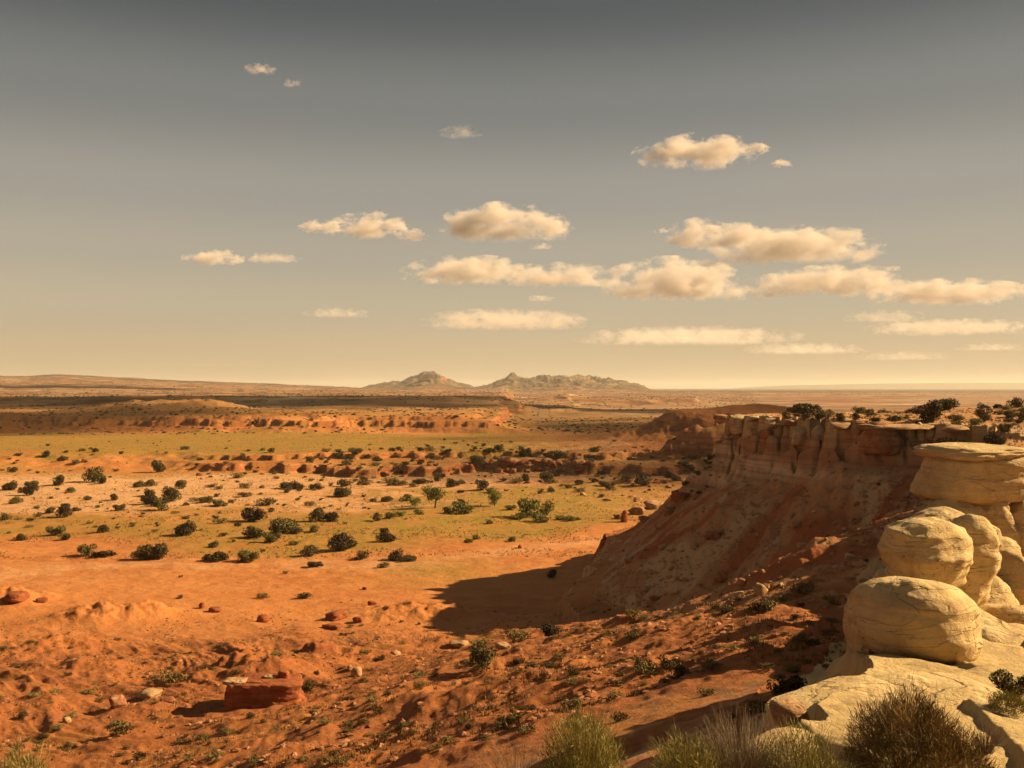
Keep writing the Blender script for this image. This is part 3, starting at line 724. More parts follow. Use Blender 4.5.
# butte in the foreground with its own shadow
bp = at_many([(262, 706)])[0]; bz = bp[2]
bt = empty('rock_outcrop', (bp[0], bp[1], bz - .4)); tag(bt, 'squat red outcrop with flat pale-topped slab at lower left', 'rock outcrop')
rock('rock_body', (0, 0, .85), (2.95, 2.0, 1.9), M_red, parent=bt, seed=101, sub_=6, p=6, freq=3.0, sfreq=8, facet=.4, amp=.10, flat=.86, strata=.02, rz=.1)
rock('cap_slab', (.5, .2, 2.5), (2.0, 1.4, .14), M_red, parent=bt, seed=93, sub_=5, p=4, facet=.4, amp=.16, freq=2.6, strata=.03)
rock('cap_slab', (-1.9, -.5, 2.5), (.85, .7, .16), M_rim, parent=bt, seed=94, sub_=5, p=4, amp=.13, freq=2.6, strata=.03)
rock('cap_stone', (1.6, .2, 2.8), (.42, .35, .32), M_red, parent=bt, seed=95, sub_=4, p=4, amp=.1)
rock('cap_stone', (.6, .1, 2.66), (.5, .4, .12), M_rim, parent=bt, seed=96, sub_=4, p=4, amp=.1)

# single stones one can point to: px, py(base), width px, height px, kind, label
ST = [(263, 622, 13, 8, 'red', 'dark red block alone on the orange flat above the outcrop'), (202, 608, 6, 7, 'red', 'small upright red stone on the orange flat'), (215, 612, 15, 5, 'red', 'flat red stone beside the small upright one'),
      (67, 722, 10, 6, 'pale', 'round whitish stone on the dark slope at lower left'), (118, 706, 18, 11, 'mix', 'tan boulder with one shaded side left of the bush and outcrop'), (150, 697, 26, 9, 'pale', 'broken pale slab left of the squat outcrop'),
      (168, 702, 18, 7, 'mix', 'tan slab between the broken pale slab and the outcrop'), (314, 716, 5, 4, 'pale', 'tiny pale stone right of the squat outcrop'), (337, 619, 24, 10, 'red', 'cracked red ledge rock on the wash bank'),
      (358, 622, 12, 6, 'red', 'small red rock right of the cracked ledge rock'), (333, 628, 20, 5, 'red', 'thin dark red slab under the cracked ledge rock'), (372, 605, 9, 6, 'red', 'small red rock farther along the wash bank'),
      (357, 676, 14, 10, 'pale', 'pale grey boulder below the long bank of bushes'), (504, 648, 16, 6, 'pale', 'pale flat stone right of the big dark spur bush'), (458, 645, 22, 5, 'pale', 'pale slab left of the big dark spur bush'),
      (395, 655, 12, 5, 'pale', 'small pale stone on the spur slope'), (350, 670, 7, 6, 'pale', 'little pale stone left of the grey boulder'), (655, 600, 10, 5, 'mix', 'flat stone on the dark slope beneath the cliff'),
      (722, 580, 13, 8, 'mix', 'tilted grey slab fallen low on the shaded talus'), (742, 584, 14, 7, 'mix', 'second fallen slab just right of the tilted grey one'), (760, 594, 14, 13, 'pale', 'pointed boulder catching the sun at the talus foot'),
      (712, 536, 22, 7, 'mix', 'long fallen block high on the shaded talus'), (800, 590, 20, 10, 'red', 'red ledge block in the shade at the talus foot'), (624, 522, 8, 14, 'red', 'small dark hoodoo at the cliff toe'),
      (637, 514, 16, 8, 'mix', 'flat-topped boulder beside the small dark hoodoo'), (655, 508, 20, 8, 'pale', 'long pale boulder at the cliff toe'), (668, 514, 14, 8, 'mix', 'brown boulder below the long pale one'),
      (680, 500, 18, 10, 'red', 'big shaded block at the top of the cliff toe'), (646, 522, 14, 6, 'mix', 'low boulder at the cliff toe below the flat-topped one'), (606, 540, 10, 6, 'red', 'red rock at the outermost cliff toe'),
      (520, 548, 6, 4, 'red', 'tiny red rock on the smooth wash'), (16, 600, 26, 9, 'red', 'crumbling red mound rock at the left edge'), (42, 602, 12, 6, 'red', 'small red rock beside the crumbling mound')]
pos = at_many([(a, b) for a, b, *_ in ST])
MT = {'red': M_red, 'pale': M_rim, 'mix': M_mixed}
for i, ((px, py, w, h, k, lb), p) in enumerate(zip(ST, pos)):
    s = p[1] / F
    rock('stone', (p[0], p[1], p[2] + h * s * .28), (w * s / 2, w * s / 2 * .8, h * s * .62), MT[k], lb, 'rock', seed=120 + i, sub_=3 if w < 15 else 4, p=3.6, amp=.13, strata=.06, facet=.6, rz=i * .9)

def where_words(px, py, y0, y1):
    cols = ['at the left edge', 'far left', 'left', 'left of centre', 'just left of centre', 'at centre', 'just right of centre', 'right of centre', 'right', 'far right', 'at the right edge']
    rows = ['its far side', 'its upper half', 'its middle', 'its lower half', 'its near side']
    c_ = cols[int(np.clip(px / 1024 * 11, 0, 10))]; q_ = rows[int(np.clip((py - y0) / (y1 - y0) * 5, 0, 4))]
    return c_ + ', ' + q_

# ledge boulders in the rubble belt across the valley: repeats
rr = random.Random(5)
variants = [rock_mesh('ledge_boulder', (1, .8, .7), seed=200 + i, sub_=3, p=3.5, amp=.14, strata=.08, facet=.6) for i in range(6)]
for v, m_ in zip(variants, [M_mixed, M_red, M_mixed, M_rim, M_red, M_mixed]): v.materials.append(m_)
belt = []
while len(belt) < 230:
    t = rr.random()
    if t < .45: px, py = rr.uniform(500, 585), rr.uniform(462, 472)
    elif t < .75: px, py = rr.uniform(490, 705), rr.uniform(452, 496)
    elif t < .9: px, py = rr.uniform(190, 520), rr.uniform(464, 480)
    else: px, py = rr.uniform(560, 700), rr.uniform(480, 512)
    belt.append((px, py))
for (px, py), p in zip(belt, at_many(belt)):
    if p is None or p[1] > 520: continue
    s = p[1] / F; w = rr.choice([2, 2.5, 3, 4, 5, 7]) * s * .5
    if px > 495 and px < 590 and py < 473: w *= 1.5
    o = bpy.data.objects.new('ledge_boulder', rr.choice(variants)); COL.objects.link(o)
    o.location = (p[0], p[1], p[2] + .15 * w); o.scale = (w * rr.uniform(.8, 1.4), w, w * rr.uniform(.6, 1.1)); o.rotation_euler = (rr.uniform(-.2, .2), rr.uniform(-.2, .2), rr.uniform(0, 6.28))
    tag(o, {M_red: 'dark red', M_mixed: 'rusty', M_rim: 'buff'}[o.data.materials[0]] + (' large' if w > 2.6 * s else ' mid-sized' if w > 1.7 * s else ' little') + ' boulder, rubble belt, ' + where_words(px, py, 452, 500), 'boulder', 'boulders in the rubble belt across the valley')

# fallen blocks on the talus: repeats
tv = [rock_mesh('talus_block', (1, .8, .65), seed=240 + i, sub_=3, p=4, amp=.13, strata=.05, facet=.8) for i in range(5)]
for v, m_ in zip(tv, [M_mixed, M_rim, M_mixed, M_rimlt, M_rim]): v.materials.append(m_)
tb = [(rr.uniform(610, 910), rr.uniform(480, 605)) for _ in range(210)]
tb = [q for q in tb if q[1] > 720 - .38 * q[0] - 0 and q[1] > 470][:120]
for (px, py), p in zip(tb, at_many(tb)):
    if p is None or p[1] > 175: continue
    w = (.16 + .55 * rr.random() ** 3)
    o = bpy.data.objects.new('talus_block', rr.choice(tv)); COL.objects.link(o)
    o.location = (p[0], p[1], p[2] + .12 * w); o.scale = (w * rr.uniform(.8, 1.5), w, w * rr.uniform(.6, 1.1)); o.rotation_euler = (rr.uniform(-.4, .4), rr.uniform(-.4, .4), rr.uniform(0, 6.28))
    tag(o, 'fallen block on the shaded talus, ' + where_words(px, py, 480, 605), 'rock', 'fallen blocks on the talus')

# loose stones: nobody could count them
def scatter_rocks(name, pts, sizes, mat, seed):
    V0, F0 = ICO[1]; r = np.random.default_rng(seed); n = len(pts); nv = len(V0)
    nz = r.uniform(.7, 1.25, (n, nv, 1)); sc = np.stack([sizes * r.uniform(.8, 1.4, n), sizes * r.uniform(.7, 1.1, n), sizes * r.uniform(.4, .8, n)], 1)[:, None, :]
    V = V0[None] * nz * sc; a = r.uniform(0, 6.28, n); ca, sa = np.cos(a)[:, None], np.sin(a)[:, None]
    X = V[..., 0] * ca - V[..., 1] * sa; Y = V[..., 0] * sa + V[..., 1] * ca
    V = np.stack([X, Y, V[..., 2]], -1) + pts[:, None, :]
    Fc = (F0[None] + (np.arange(n) * nv)[:, None, None]).reshape(-1, 3)
    me = mesh_np(name, V.reshape(-1, 3), Fc, 3, False)
    return me

def rand_on(px0, px1, d0, d1, n, r, cond=None, power=1.0):
    d = d0 * (d1 / d0) ** (r.random(n) ** power); px = r.uniform(px0, px1, n); x = (px - 512) / F * d; y = d
    if cond is not None:
        k = cond(x, y); x, y = x[k], y[k]
    return np.stack([x, y, land(x, y)], 1)
r_ = np.random.default_rng(77)
def clump(x, y, sc, thr, s): return fbm(x / sc, y / sc, 3, s) > thr
pts = np.concatenate([rand_on(-30, 1000, 42, 130, 9500, r_, lambda x, y: clump(x, y, 9, .04, 5)), rand_on(560, 960, 42, 175, 3400, r_, lambda x, y: clump(x, y, 7, .0, 6))])
sz = .04 + .26 * r_.random(len(pts)) ** 4
tag(link('loose_stones', scatter_rocks('loose_stones', pts, sz, M_mixed, 1), M_mixed), 'loose reddish stones strewn over the near slopes and the talus', 'stones', kind='stuff')
pts = rand_on(340, 900, 60, 125, 2600, r_, lambda x, y: clump(x, y, 6, .12, 8)); sz = .04 + .18 * r_.random(len(pts)) ** 3
tag(link('pale_stones', scatter_rocks('pale_stones', pts, sz, M_rim, 2), M_rim), 'loose pale stone chips strewn over the spur crest', 'stones', kind='stuff')
pts = rand_on(640, 1100, 100, 175, 900, r_, lambda x, y: (x > 36)); sz = .08 + .35 * r_.random(len(pts)) ** 3
tag(link('plateau_stones', scatter_rocks('plateau_stones', pts, sz, M_rim, 3), M_rim), 'loose stones lying on the plateau top', 'stones', kind='stuff')

# ------------------------------------------------------------------ plants
def crown_mesh(name, w, h, seed, n=1500, lobes=9, leaf=.05, base=.08, spread=1.0):
    """leaf clumps through a cluster of lobes; unit: w wide, h tall"""
    r = np.random.default_rng(seed)
    L = []
    for i in range(lobes):
        a = r.uniform(0, 6.28); q = r.uniform(.12, .40) * spread
        L.append((math.cos(a) * q * w, math.sin(a) * q * w, h * r.uniform(.18, .66), w * r.uniform(.15, .26), h * r.uniform(.18, .30)))
    L.append((w * r.uniform(-.1, .1), w * r.uniform(-.1, .1), h * .34, w * .27, h * .33))
    L = np.array(L); wt = L[:, 3] ** 2; wt /= wt.sum(); idx = r.choice(len(L), n, p=wt)
    d = r.normal(size=(n, 3)); d /= np.linalg.norm(d, axis=1)[:, None]
    rad = r.uniform(.45, 1.12, n) ** .6
    C = L[idx, :3] + d * rad[:, None] * np.stack([L[idx, 3], L[idx, 3], L[idx, 4]], 1)
    C[:, 2] = np.maximum(C[:, 2], h * base * r.uniform(.0, 1.3, n))
    sp = .55 + .45 * r.random(len(L))
    nrm = d + r.normal(size=(n, 3)) * .75; nrm /= np.linalg.norm(nrm, axis=1)[:, None]
    t = np.cross(nrm, r.normal(size=(n, 3))); t /= np.linalg.norm(t, axis=1)[:, None]; b = np.cross(nrm, t)
    s = leaf * w * r.uniform(.5, 1.3, (n, 1))
    V = np.stack([C - t * s, C - b * s * .6, C + t * s * 1.1, C + b * s * .7], 1).reshape(-1, 3)
    Fc = np.arange(4 * n).reshape(n, 4)
    col = np.clip(sp[idx] * .6 + r.uniform(-.35, .45, n), 0, 1); col = np.repeat(col, 4)
    m_ = np.stack([col, col, col, np.ones_like(col)], 1)
    return mesh_np(name, V, Fc, 4, False, {'mask': m_})

def tube(V, Fc, pts, rads, k=6):
    """append a tapered tube to lists"""
    base = len(V)
    for i, (p, rd) in enumerate(zip(pts, rads)):
        p = Vector(p); d = (Vector(pts[min(i + 1, len(pts) - 1)]) - Vector(pts[max(i - 1, 0)])).normalized()
        u = d.cross(Vector((.3, .9, .1))).normalized(); v = d.cross(u)
        for j in range(k): a = 6.2832 * j / k; V.append(p + u * math.cos(a) * rd + v * math.sin(a) * rd)
    for i in range(len(pts) - 1):
        for j in range(k): Fc.append((base + i * k + j, base + i * k + (j + 1) % k, base + (i + 1) * k + (j + 1) % k, base + (i + 1) * k + j))

def trunk_mesh(name, w, h, seed, stems=4, thick=.035):
    r = random.Random(seed); V = []; Fc = []
    for i in range(stems):
        a = r.uniform(0, 6.28); q = r.uniform(.1, .3) * w; e = Vector((math.cos(a) * q, math.sin(a) * q, h * r.uniform(.55, .85)))
        mid = e * .5 + Vector((r.uniform(-.05, .05) * w, r.uniform(-.05, .05) * w, -.02 * h))
        tube(V, Fc, [(0, 0, -.15 * h), mid * .45, mid, e], [thick * w, thick * w * .8, thick * w * .55, thick * w * .15])
    return mesh_np(name, np.array([v[:] for v in V]), np.array(Fc), 4, True)

PROTO = []   # unit-sized bushes: (crown mesh, trunk mesh)
def proto(i, h, mat, **kw):
    c = crown_mesh('crown', 1.0, h, 300 + i, **kw); c.materials.append(mat)
    t = trunk_mesh('trunk', 1.0, h, 300 + i); t.materials.append(M_bark); return (c, t)
JUN = [proto(i, h, M_juniper, n=1800, lobes=l, leaf=.035) for i, (h, l) in enumerate([(.60, 8), (.52, 10), (.70, 7), (.55, 12), (.78, 8), (.46, 9)])]
JUNS = [proto(20 + i, h, M_juniper, n=420, lobes=7, leaf=.06) for i, h in enumerate([.58, .50, .68, .5])]
SAG = [proto(30 + i, h, M_sage, n=700, lobes=9, leaf=.04, spread=1.1) for i, h in enumerate([.5, .42, .6, .48])]
GRN = [proto(40 + i, h, M_green, n=700, lobes=9, leaf=.045) for i, h in enumerate([.8, .95, .7])]
LSH = [proto(50 + i, h, M_lush, n=600, lobes=9, leaf=.05, spread=1.2) for i, h in enumerate([.55, .65, .5])]

def bush(name, p, w, protos, label, cat, group=None, parts=True, rz=None, zs=1.0, r=random.Random(3)):
    c, t = r.choice(protos); rz = r.uniform(0, 6.28) if rz is None else rz
    if parts:
        o = empty(name, p); o.scale = (w * 1.08, w * .85, w * zs)
        o.rotation_euler.z = rz
        a = bpy.data.objects.new('crown', c); b = bpy.data.objects.new('trunk', t)
        for q in (a, b): COL.objects.link(q); q.parent = o
    else:
        o = bpy.data.objects.new(name, c); COL.objects.link(o); o.location = p; o.scale = (w * 1.1, w * .8, w * zs); o.rotation_euler.z = rz
    return tag(o, label, cat, group)

Z = {1: (.3418, .3418, 0, 360), 2: (.3613, .3613, 330, 360), 3: (.336, .336, 680, 370), 4: (.3418, .3418, 0, 560), 5: (.3613, .3613, 330, 560), 6: (.336, .336, 680, 560)}
# (x, y of the base, width) measured on six enlargements of the photograph; n = juniper, s = sage, g = green, l = lush, optional label
B1 = '''255,572,50,n,left half of the paired dark bushes at the green plain's lower left edge;305,575,55,n,right half of the paired dark bushes at the green plain's lower left edge
425,583,60,n,left half of the bushy dark clump third from left on the lower grass edge;465,583,65,n,right half of the bushy dark clump on the lower grass edge;622,548,36,n,upper of two dark bushes stacked on the lower grass edge
628,588,62,n,lower of two dark bushes stacked on the lower grass edge;727,590,62,n,lone round dark bush right of the stacked pair on the grass edge;906,573,44,n,dark bush above another by the wash bend;924,605,40,n,dark round bush standing lowest by the wash bend
536,512,68,n,broad dark bush alone in the middle of the left grass;740,472,68,n,top bush of the dense dark cluster on the left grass;745,518,60,n,lower left bush of the dense dark cluster;795,532,50,n,lowest bush of the dense dark cluster
825,505,70,n,widest bush of the dense dark cluster;862,508,40,n,rightmost bush of the dense dark cluster;860,540,32,s,pale bush just under the dense dark cluster;918,503,34,n;930,472,50,n;968,470,44,n;995,556,60,n,wide dark bush trailing a long shadow near the wash;1020,550,40,n
165,513,52,n,dark bush with smaller one at its right foot on the left grass;193,527,34,n,small bush at the right foot of a bigger dark one;60,528,34,n,lone bush low at the far left of the grass;25,380,50,n,wide dark bush at the far left edge;88,395,46,n;90,366,36,n;42,420,36,n;36,328,28,n;173,367,44,n;208,388,28,n
278,358,56,n,broad dark bush on the boundary of pale sand and upper grass;300,362,30,n;462,328,52,n,broad flat bush alone in the upper green plain;222,304,26,n;247,300,20,n;135,285,32,n;57,280,24,n;180,295,28,n;240,267,20,n;275,270,22,n;402,372,36,n;440,370,34,n;440,398,38,n
435,422,50,n;452,428,40,n;497,415,56,n,wide dark bush in the middle of the pale sand;473,440,44,n;531,376,36,n;545,425,20,n;575,412,34,s;605,417,36,n;645,428,44,n;636,400,20,n;678,418,18,s;618,372,30,s;640,378,24,s;715,400,34,s;718,375,30,s;697,345,32,s
780,425,50,s;793,445,22,n;722,440,16,n;870,378,50,n;835,375,32,n;843,388,24,n;922,378,44,n;908,425,32,s;940,410,14,n;873,410,14,n;832,427,14,n;1000,400,50,n;1005,370,30,n;348,440,38,n;332,410,28,n;260,410,30,s;285,432,14,n;222,443,26,n;190,430,26,n
148,448,34,n;190,460,44,n;150,405,20,s;110,435,20,s;115,458,20,s;90,470,24,s;85,490,20,s;15,468,32,n;55,467,22,s;263,478,20,s;280,490,14,s;300,505,30,n;345,492,14,s;390,482,16,s;412,460,14,s;455,502,18,s;460,480,12,n;513,448,20,s;546,465,22,n;575,455,12,s
630,465,22,n;645,478,38,s;693,487,20,n;654,515,22,s;683,532,14,n;770,560,14,s;540,262,26,n;584,292,20,n;608,335,14,s;662,260,10,n;727,267,12,n;769,265,16,n;795,270,24,n;791,285,16,n;901,289,16,n;937,293,16,n;963,293,14,n;992,278,28,n;910,300,30,n;355,275,14,n;340,325,16,s;110,332,12,n;195,270,14,n
527,698,26,s,small grey-brown bush alone on the left orange flat;530,635,16,s,tiny bush on the orange flat right under the grass edge;836,625,14,s,tiny round bush at the edge of the orange wash;770,695,34,s,scraggly bush with long shadow on the orange flat;882,697,44,s,twin-topped bush on the orange flat right of the scraggly one'''
B2 = '''30,528,58,n,wide dark bush on the grass left of the green cottonwoods;85,552,56,s,pale grey-brown spreading bush below the wide dark one;178,555,50,n,left bush of the joined dark pair beside the wash;218,556,44,n,right bush of the joined dark pair beside the wash;160,503,50,n,tall dark cube-like bush on the central grass;142,575,34,s;95,635,20,s,tiny bush on the pale bank of the wash
383,505,26,l;405,497,22,l;504,503,24,n,small dark bush alone at the lower edge of the central grass;615,602,38,n,lone dark bush inside the cliff's great shadow;792,440,24,n,small dark bush left of the cliff toe;130,445,28,n;165,438,32,n;195,432,28,l;150,480,24,n;10,447,26,n;122,393,20,n;157,392,34,n;210,390,34,l;236,404,34,g
248,428,26,l;32,378,54,n;300,335,24,n;335,352,32,n;250,342,44,n;185,348,38,n;160,340,30,s;95,345,30,s;40,350,36,s;360,395,20,n;362,368,20,n;420,360,36,n;440,453,24,n;360,425,60,l;330,425,30,l;385,415,26,l;500,415,30,l;520,440,40,l;545,435,60,g;580,448,50,l;600,430,40,g
640,442,30,l;665,445,26,l;687,443,16,l;132,280,26,n;103,265,24,n;75,262,30,n;25,262,24,n;60,275,22,n;172,253,20,n;188,265,24,n;190,250,20,n;226,263,14,n;248,252,20,n;276,245,14,n;311,245,14,n;141,248,12,n;275,272,22,n;330,260,18,n;300,275,24,s;250,290,24,n;400,248,18,n
425,238,16,n;440,255,28,n;468,255,26,n;528,246,18,n;405,285,40,n;480,285,30,s;540,268,34,n;625,275,54,n;600,270,30,n;728,268,26,n;620,340,36,s;600,338,40,n;515,340,34,s;540,335,28,n;480,335,24,s;583,370,20,n;612,365,22,n;640,350,20,s;690,345,24,n;690,365,24,s;755,350,30,n
775,360,30,n;750,380,26,s;730,340,24,n;865,348,50,n;820,335,40,s;960,335,34,n;940,325,30,n;900,320,24,s;765,390,20,s'''
B3 = '''370,133,105,n,dark dense juniper first from the tip on the plateau skyline;435,110,40,n,small juniper top behind the first plateau juniper;440,145,50,s,olive shrub at the right foot of the first plateau juniper;497,103,36,n,dark juniper second along the plateau skyline;550,105,62,n,wide dark juniper at the middle of the plateau skyline
608,112,50,s,olive round shrub right of the wide skyline juniper;690,98,50,s,low olive shrub line above the dry slope of the plateau;795,118,90,n,broad juniper behind the biggest plateau bush;750,155,110,n,biggest dark juniper clump low on the plateau slope;852,108,30,s;910,110,60,n,tall dark juniper on the right plateau skyline
945,115,50,n;1000,112,60,n,dark juniper closing the plateau skyline at the picture edge;970,118,40,s;870,165,46,s;800,205,90,s,sprawling olive shrub in the gap behind the caprock tower;825,165,40,s;945,222,60,n,dark bush just above the caprock tower;970,185,50,n,dark bush behind the one above the caprock tower;980,155,40,s;530,130,40,s;655,98,30,s
255,718,60,s,olive bush at the sunlit foot of the shaded talus;365,665,60,s,twiggy bush on the lit terrace under the talus;465,695,50,s;305,690,40,s;100,710,40,s;590,345,16,n;555,570,16,n'''
B4 = '''500,360,64,s,leggy olive bush standing left above the squat outcrop;365,505,70,s,grey-olive bush casting a long shadow below the broken pale slab;810,282,40,s,olive bush on top of the shaded mound behind the outcrop;258,392,40,s,low dark bush on the left dark slope;897,378,46,s,grey bush behind the right end of the squat outcrop;875,345,30,s
690,335,30,s;585,525,36,s;160,500,30,s;70,455,40,s;98,400,36,s;410,580,40,s,low bush near the bottom edge left of centre'''
B5 = '''425,295,80,n,big round dark green bush on the spur crest;415,235,44,s,grey-olive bush just behind the big round spur bush;607,212,60,n,dark juniper on the spur at the edge of the cliff shadow;525,225,54,s,low brown shrub left of the spur juniper;560,295,36,s;525,283,36,s;140,278,28,n;98,262,34,s;248,322,36,s;250,355,30,s;380,290,36,s
840,215,44,s,olive bush on the right part of the spur crest;768,205,28,s;840,160,36,s,left of two faint round bushes in the shadow behind the spur;870,162,34,s,right of two faint round bushes in the shadow behind the spur;685,395,30,s;640,275,30,s;790,382,44,s,low grey shrub on the red slope right of the gully;800,445,44,s;865,310,70,s,twiggy dark shrub on the red slope below the spur crest;710,335,24,s;940,300,60,s;980,320,60,s'''
B6 = '''95,325,56,s,dark bush on the red slope left of the ledge corner;75,405,44,s;155,270,44,s;255,325,36,s;225,245,40,s;330,410,110,n,dark green bush tucked beneath the ledge edge;235,450,80,l,yellow-green shrub left of the angular ledge block;155,470,36,s;370,90,50,s;225,150,60,s;130,160,50,s;460,130,50,s;300,350,36,s;510,205,24,s'''
ENT = []
for zi, txt in ((1, B1), (2, B2), (3, B3), (4, B4), (5, B5), (6, B6)):
    kx, ky, ox, oy = Z[zi]
    for e in txt.replace('\n', ';').split(';'):
        q = e.split(','); px = ox + float(q[0]) * kx; py = oy + float(q[1]) * ky; w = float(q[2]) * kx
        ENT.append((px, py, w, q[3], q[4] if len(q) > 4 else None, zi))
pos = at_many([(e[0], e[1]) for e in ENT])
PRO = {'n': JUN, 's': SAG, 'g': GRN, 'l': LSH}
def zone(px, py, zi, k):
    if zi == 3 and py < 470: return 'olive shrub on the plateau,', 'shrubs on the plateau'
    if zi in (3, 6) or (zi == 5 and px > 600): return 'twiggy shrub on the red slopes,', 'shrubs on the red slopes'
    if zi in (4, 5): return 'brown shrub, foreground slopes,', 'shrubs on the foreground slopes'
    if k in 'lg': return 'leafy green shrub near the cottonwoods,', 'green shrubs by the cottonwoods'
    if py < 466: return 'dark bush, upper green plain,', 'bushes on the upper green plain'
    if px > 450: return 'bush among the rubble ledges,', 'bushes among the rubble ledges'
    if py < 520: return 'bush on the pale sand belt,', 'bushes on the pale sand belt'
    return 'bush on the lower grass,', 'bushes on the lower grass'
rb = random.Random(9)
ZR = {'shrubs on the plateau': (400, 450), 'shrubs on the red slopes': (560, 720), 'shrubs on the foreground slopes': (590, 768), 'green shrubs by the cottonwoods': (490, 545),
      'bushes on the upper green plain': (440, 466), 'bushes among the rubble ledges': (466, 500), 'bushes on the pale sand belt': (466, 520), 'bushes on the lower grass': (520, 570)}
for (px, py, w, k, lb, zi), p in zip(ENT, pos):
    if p is None: print('no hit', px, py); continue
    if zi == 3 and py < 470 and not 70 < p[1] < 400:
        d = 170; p = ((px - 512) / F * d, d, zat((px - 512) / F * d, d) - .1)
    s = p[1] / F; wd = w * s * 1.2
    z0, grp = zone(px, py, zi, k); z0 = z0 + ' ' + where_words(px, py, *ZR[grp])
    z0 = ('very small ' if w < 7 else 'small ' if w < 12 else 'mid-sized ') + z0
    nm = {'n': 'juniper', 's': 'desert_shrub', 'g': 'willow_shrub', 'l': 'willow_shrub'}[k]
    ct = {'n': 'juniper', 's': 'shrub', 'g': 'shrub', 'l': 'shrub'}[k]
    if zi == 3 and py < 440: wd *= .85
    pr = PRO[k] if (w > 9 or k != 'n') else JUNS
    bush(nm, (p[0], p[1], p[2] - .03 * wd), wd, pr, (lb or z0), ct, None if lb else grp, parts=w > 9, zs=rb.uniform(.8, 1.2) * (1.05 if zi == 3 and w < 22 else .9 if zi == 3 else 1), r=rb)

# small extra shrubs of the valley (individuals, few pixels each)
ex = []
while len(ex) < 260:
    t = rb.random()
    if t < .40: px, py = rb.uniform(0, 420), rb.triangular(478, 545, 500)
    elif t < .75: px, py = rb.uniform(330, 720), rb.uniform(440, 492)
    else: px, py = rb.uniform(0, 500), rb.uniform(440, 478)
    if not any((px - e[0]) ** 2 + (3 * (py - e[1])) ** 2 < (e[2] * .6) ** 2 for e in ENT): ex.append((px, py))
for (px, py), p in zip(ex, at_many(ex)):
    if p is None or p[1] > 640: continue
    wd = rb.choice([2, 2.5, 3, 4, 5]) * p[1] / F
    bush('low_shrub', (p[0], p[1], p[2] - .03 * wd), wd, rb.choice([JUNS, SAG]), 'tiny scrub plant on the valley floor, ' + where_words(px, py, 440, 545), 'shrub', 'tiny scrub plants across the valley', parts=False, r=rb)
# more bushes thickening towards the far ledges
ex = [(rb.uniform(230, 715), rb.triangular(444, 498, 470)) for _ in range(110)]
for (px, py), p in zip(ex, at_many(ex)):
    if p is None or p[1] > 640: continue
    wd = rb.choice([5, 6, 7, 9, 12]) * p[1] / F
    bush('scrub_bush', (p[0], p[1], p[2] - .03 * wd), wd, rb.choice([JUNS, SAG]), 'scrub bush by the far ledges, ' + where_words(px, py, 444, 498), 'bush', 'scrub bushes by the far ledges', parts=False, r=rb)
# more shrubs on the plateau top
ex = [(rb.uniform(785, 1040), rb.uniform(407, 424)) for _ in range(46)]
for (px, py), p in zip(ex, at_many(ex)):
    if p is None or p[1] < 90 or p[1] > 400: continue
    wd = rb.choice([8, 11, 14, 18]) * p[1] / F
    bush('desert_shrub', (p[0], p[1], p[2] - .03 * wd), wd, rb.choice([SAG, SAG, JUN]), 'scrub on the plateau skyline, ' + where_words(px, py, 404, 425), 'shrub', 'shrubs on the plateau', zs=1.1, r=rb)
# tiny bushes on the foreground slopes
ex = [(rb.uniform(0, 860), rb.uniform(600, 765)) for _ in range(270)]
ex = [e for e in ex if e[1] > 640 or e[0] > 330]
for (px, py), p in zip(ex, at_many(ex)):
    if p is None or p[1] < 40 or p[1] > 170: continue
    wd = rb.uniform(.35, .95)
    bush('sage_shrub', (p[0], p[1], p[2] - .03 * wd), wd, SAG, 'knee-high dry shrub on the near slopes, ' + where_words(px, py, 600, 768), 'shrub', 'knee-high shrubs on the near slopes', parts=False, r=rb)

# the two cottonwoods
def tree(px, py, wpx, hpx, label, seed, th=.25):
    p = at_many([(px, py)])[0]; s = p[1] / F; w, h = wpx * s, hpx * s
    o = empty('cottonwood_tree', p); tag(o, label, 'tree')
    c = crown_mesh('crown', w, h * (1 - th), seed, n=2600, lobes=13, leaf=.03, base=.05, spread=1.15); c.materials.append(M_green)
    a = link('crown', c, None, o); a.location = (0, 0, h * th)
    V = []; Fc = []; r = random.Random(seed)
    tube(V, Fc, [(0, 0, -.3), (.04 * w, 0, h * th), (0, .03 * w, h * .55)], [.05 * w, .04 * w, .02 * w], 8)
    for i in range(6):
        a_ = i * 1.05; q = .28 * w; b0 = h * (th * .8 + .05 * i)
        tube(V, Fc, [(.02 * w, 0, b0), (math.cos(a_) * q * .5, math.sin(a_) * q * .5, b0 + .12 * h), (math.cos(a_) * q, math.sin(a_) * q, b0 + .3 * h)], [.025 * w, .018 * w, .006 * w])
    link('trunk', mesh_np('trunk', np.array([v[:] for v in V]), np.array(Fc), 4, True), M_bark, o)
tree(435, 508, 22, 25, 'bushy green cottonwood with a visible trunk, left of the pair in the valley', 7, .3)
tree(494, 506, 15, 21, 'narrower bright green cottonwood leafed to the ground, right of the pair in the valley', 9, .05)

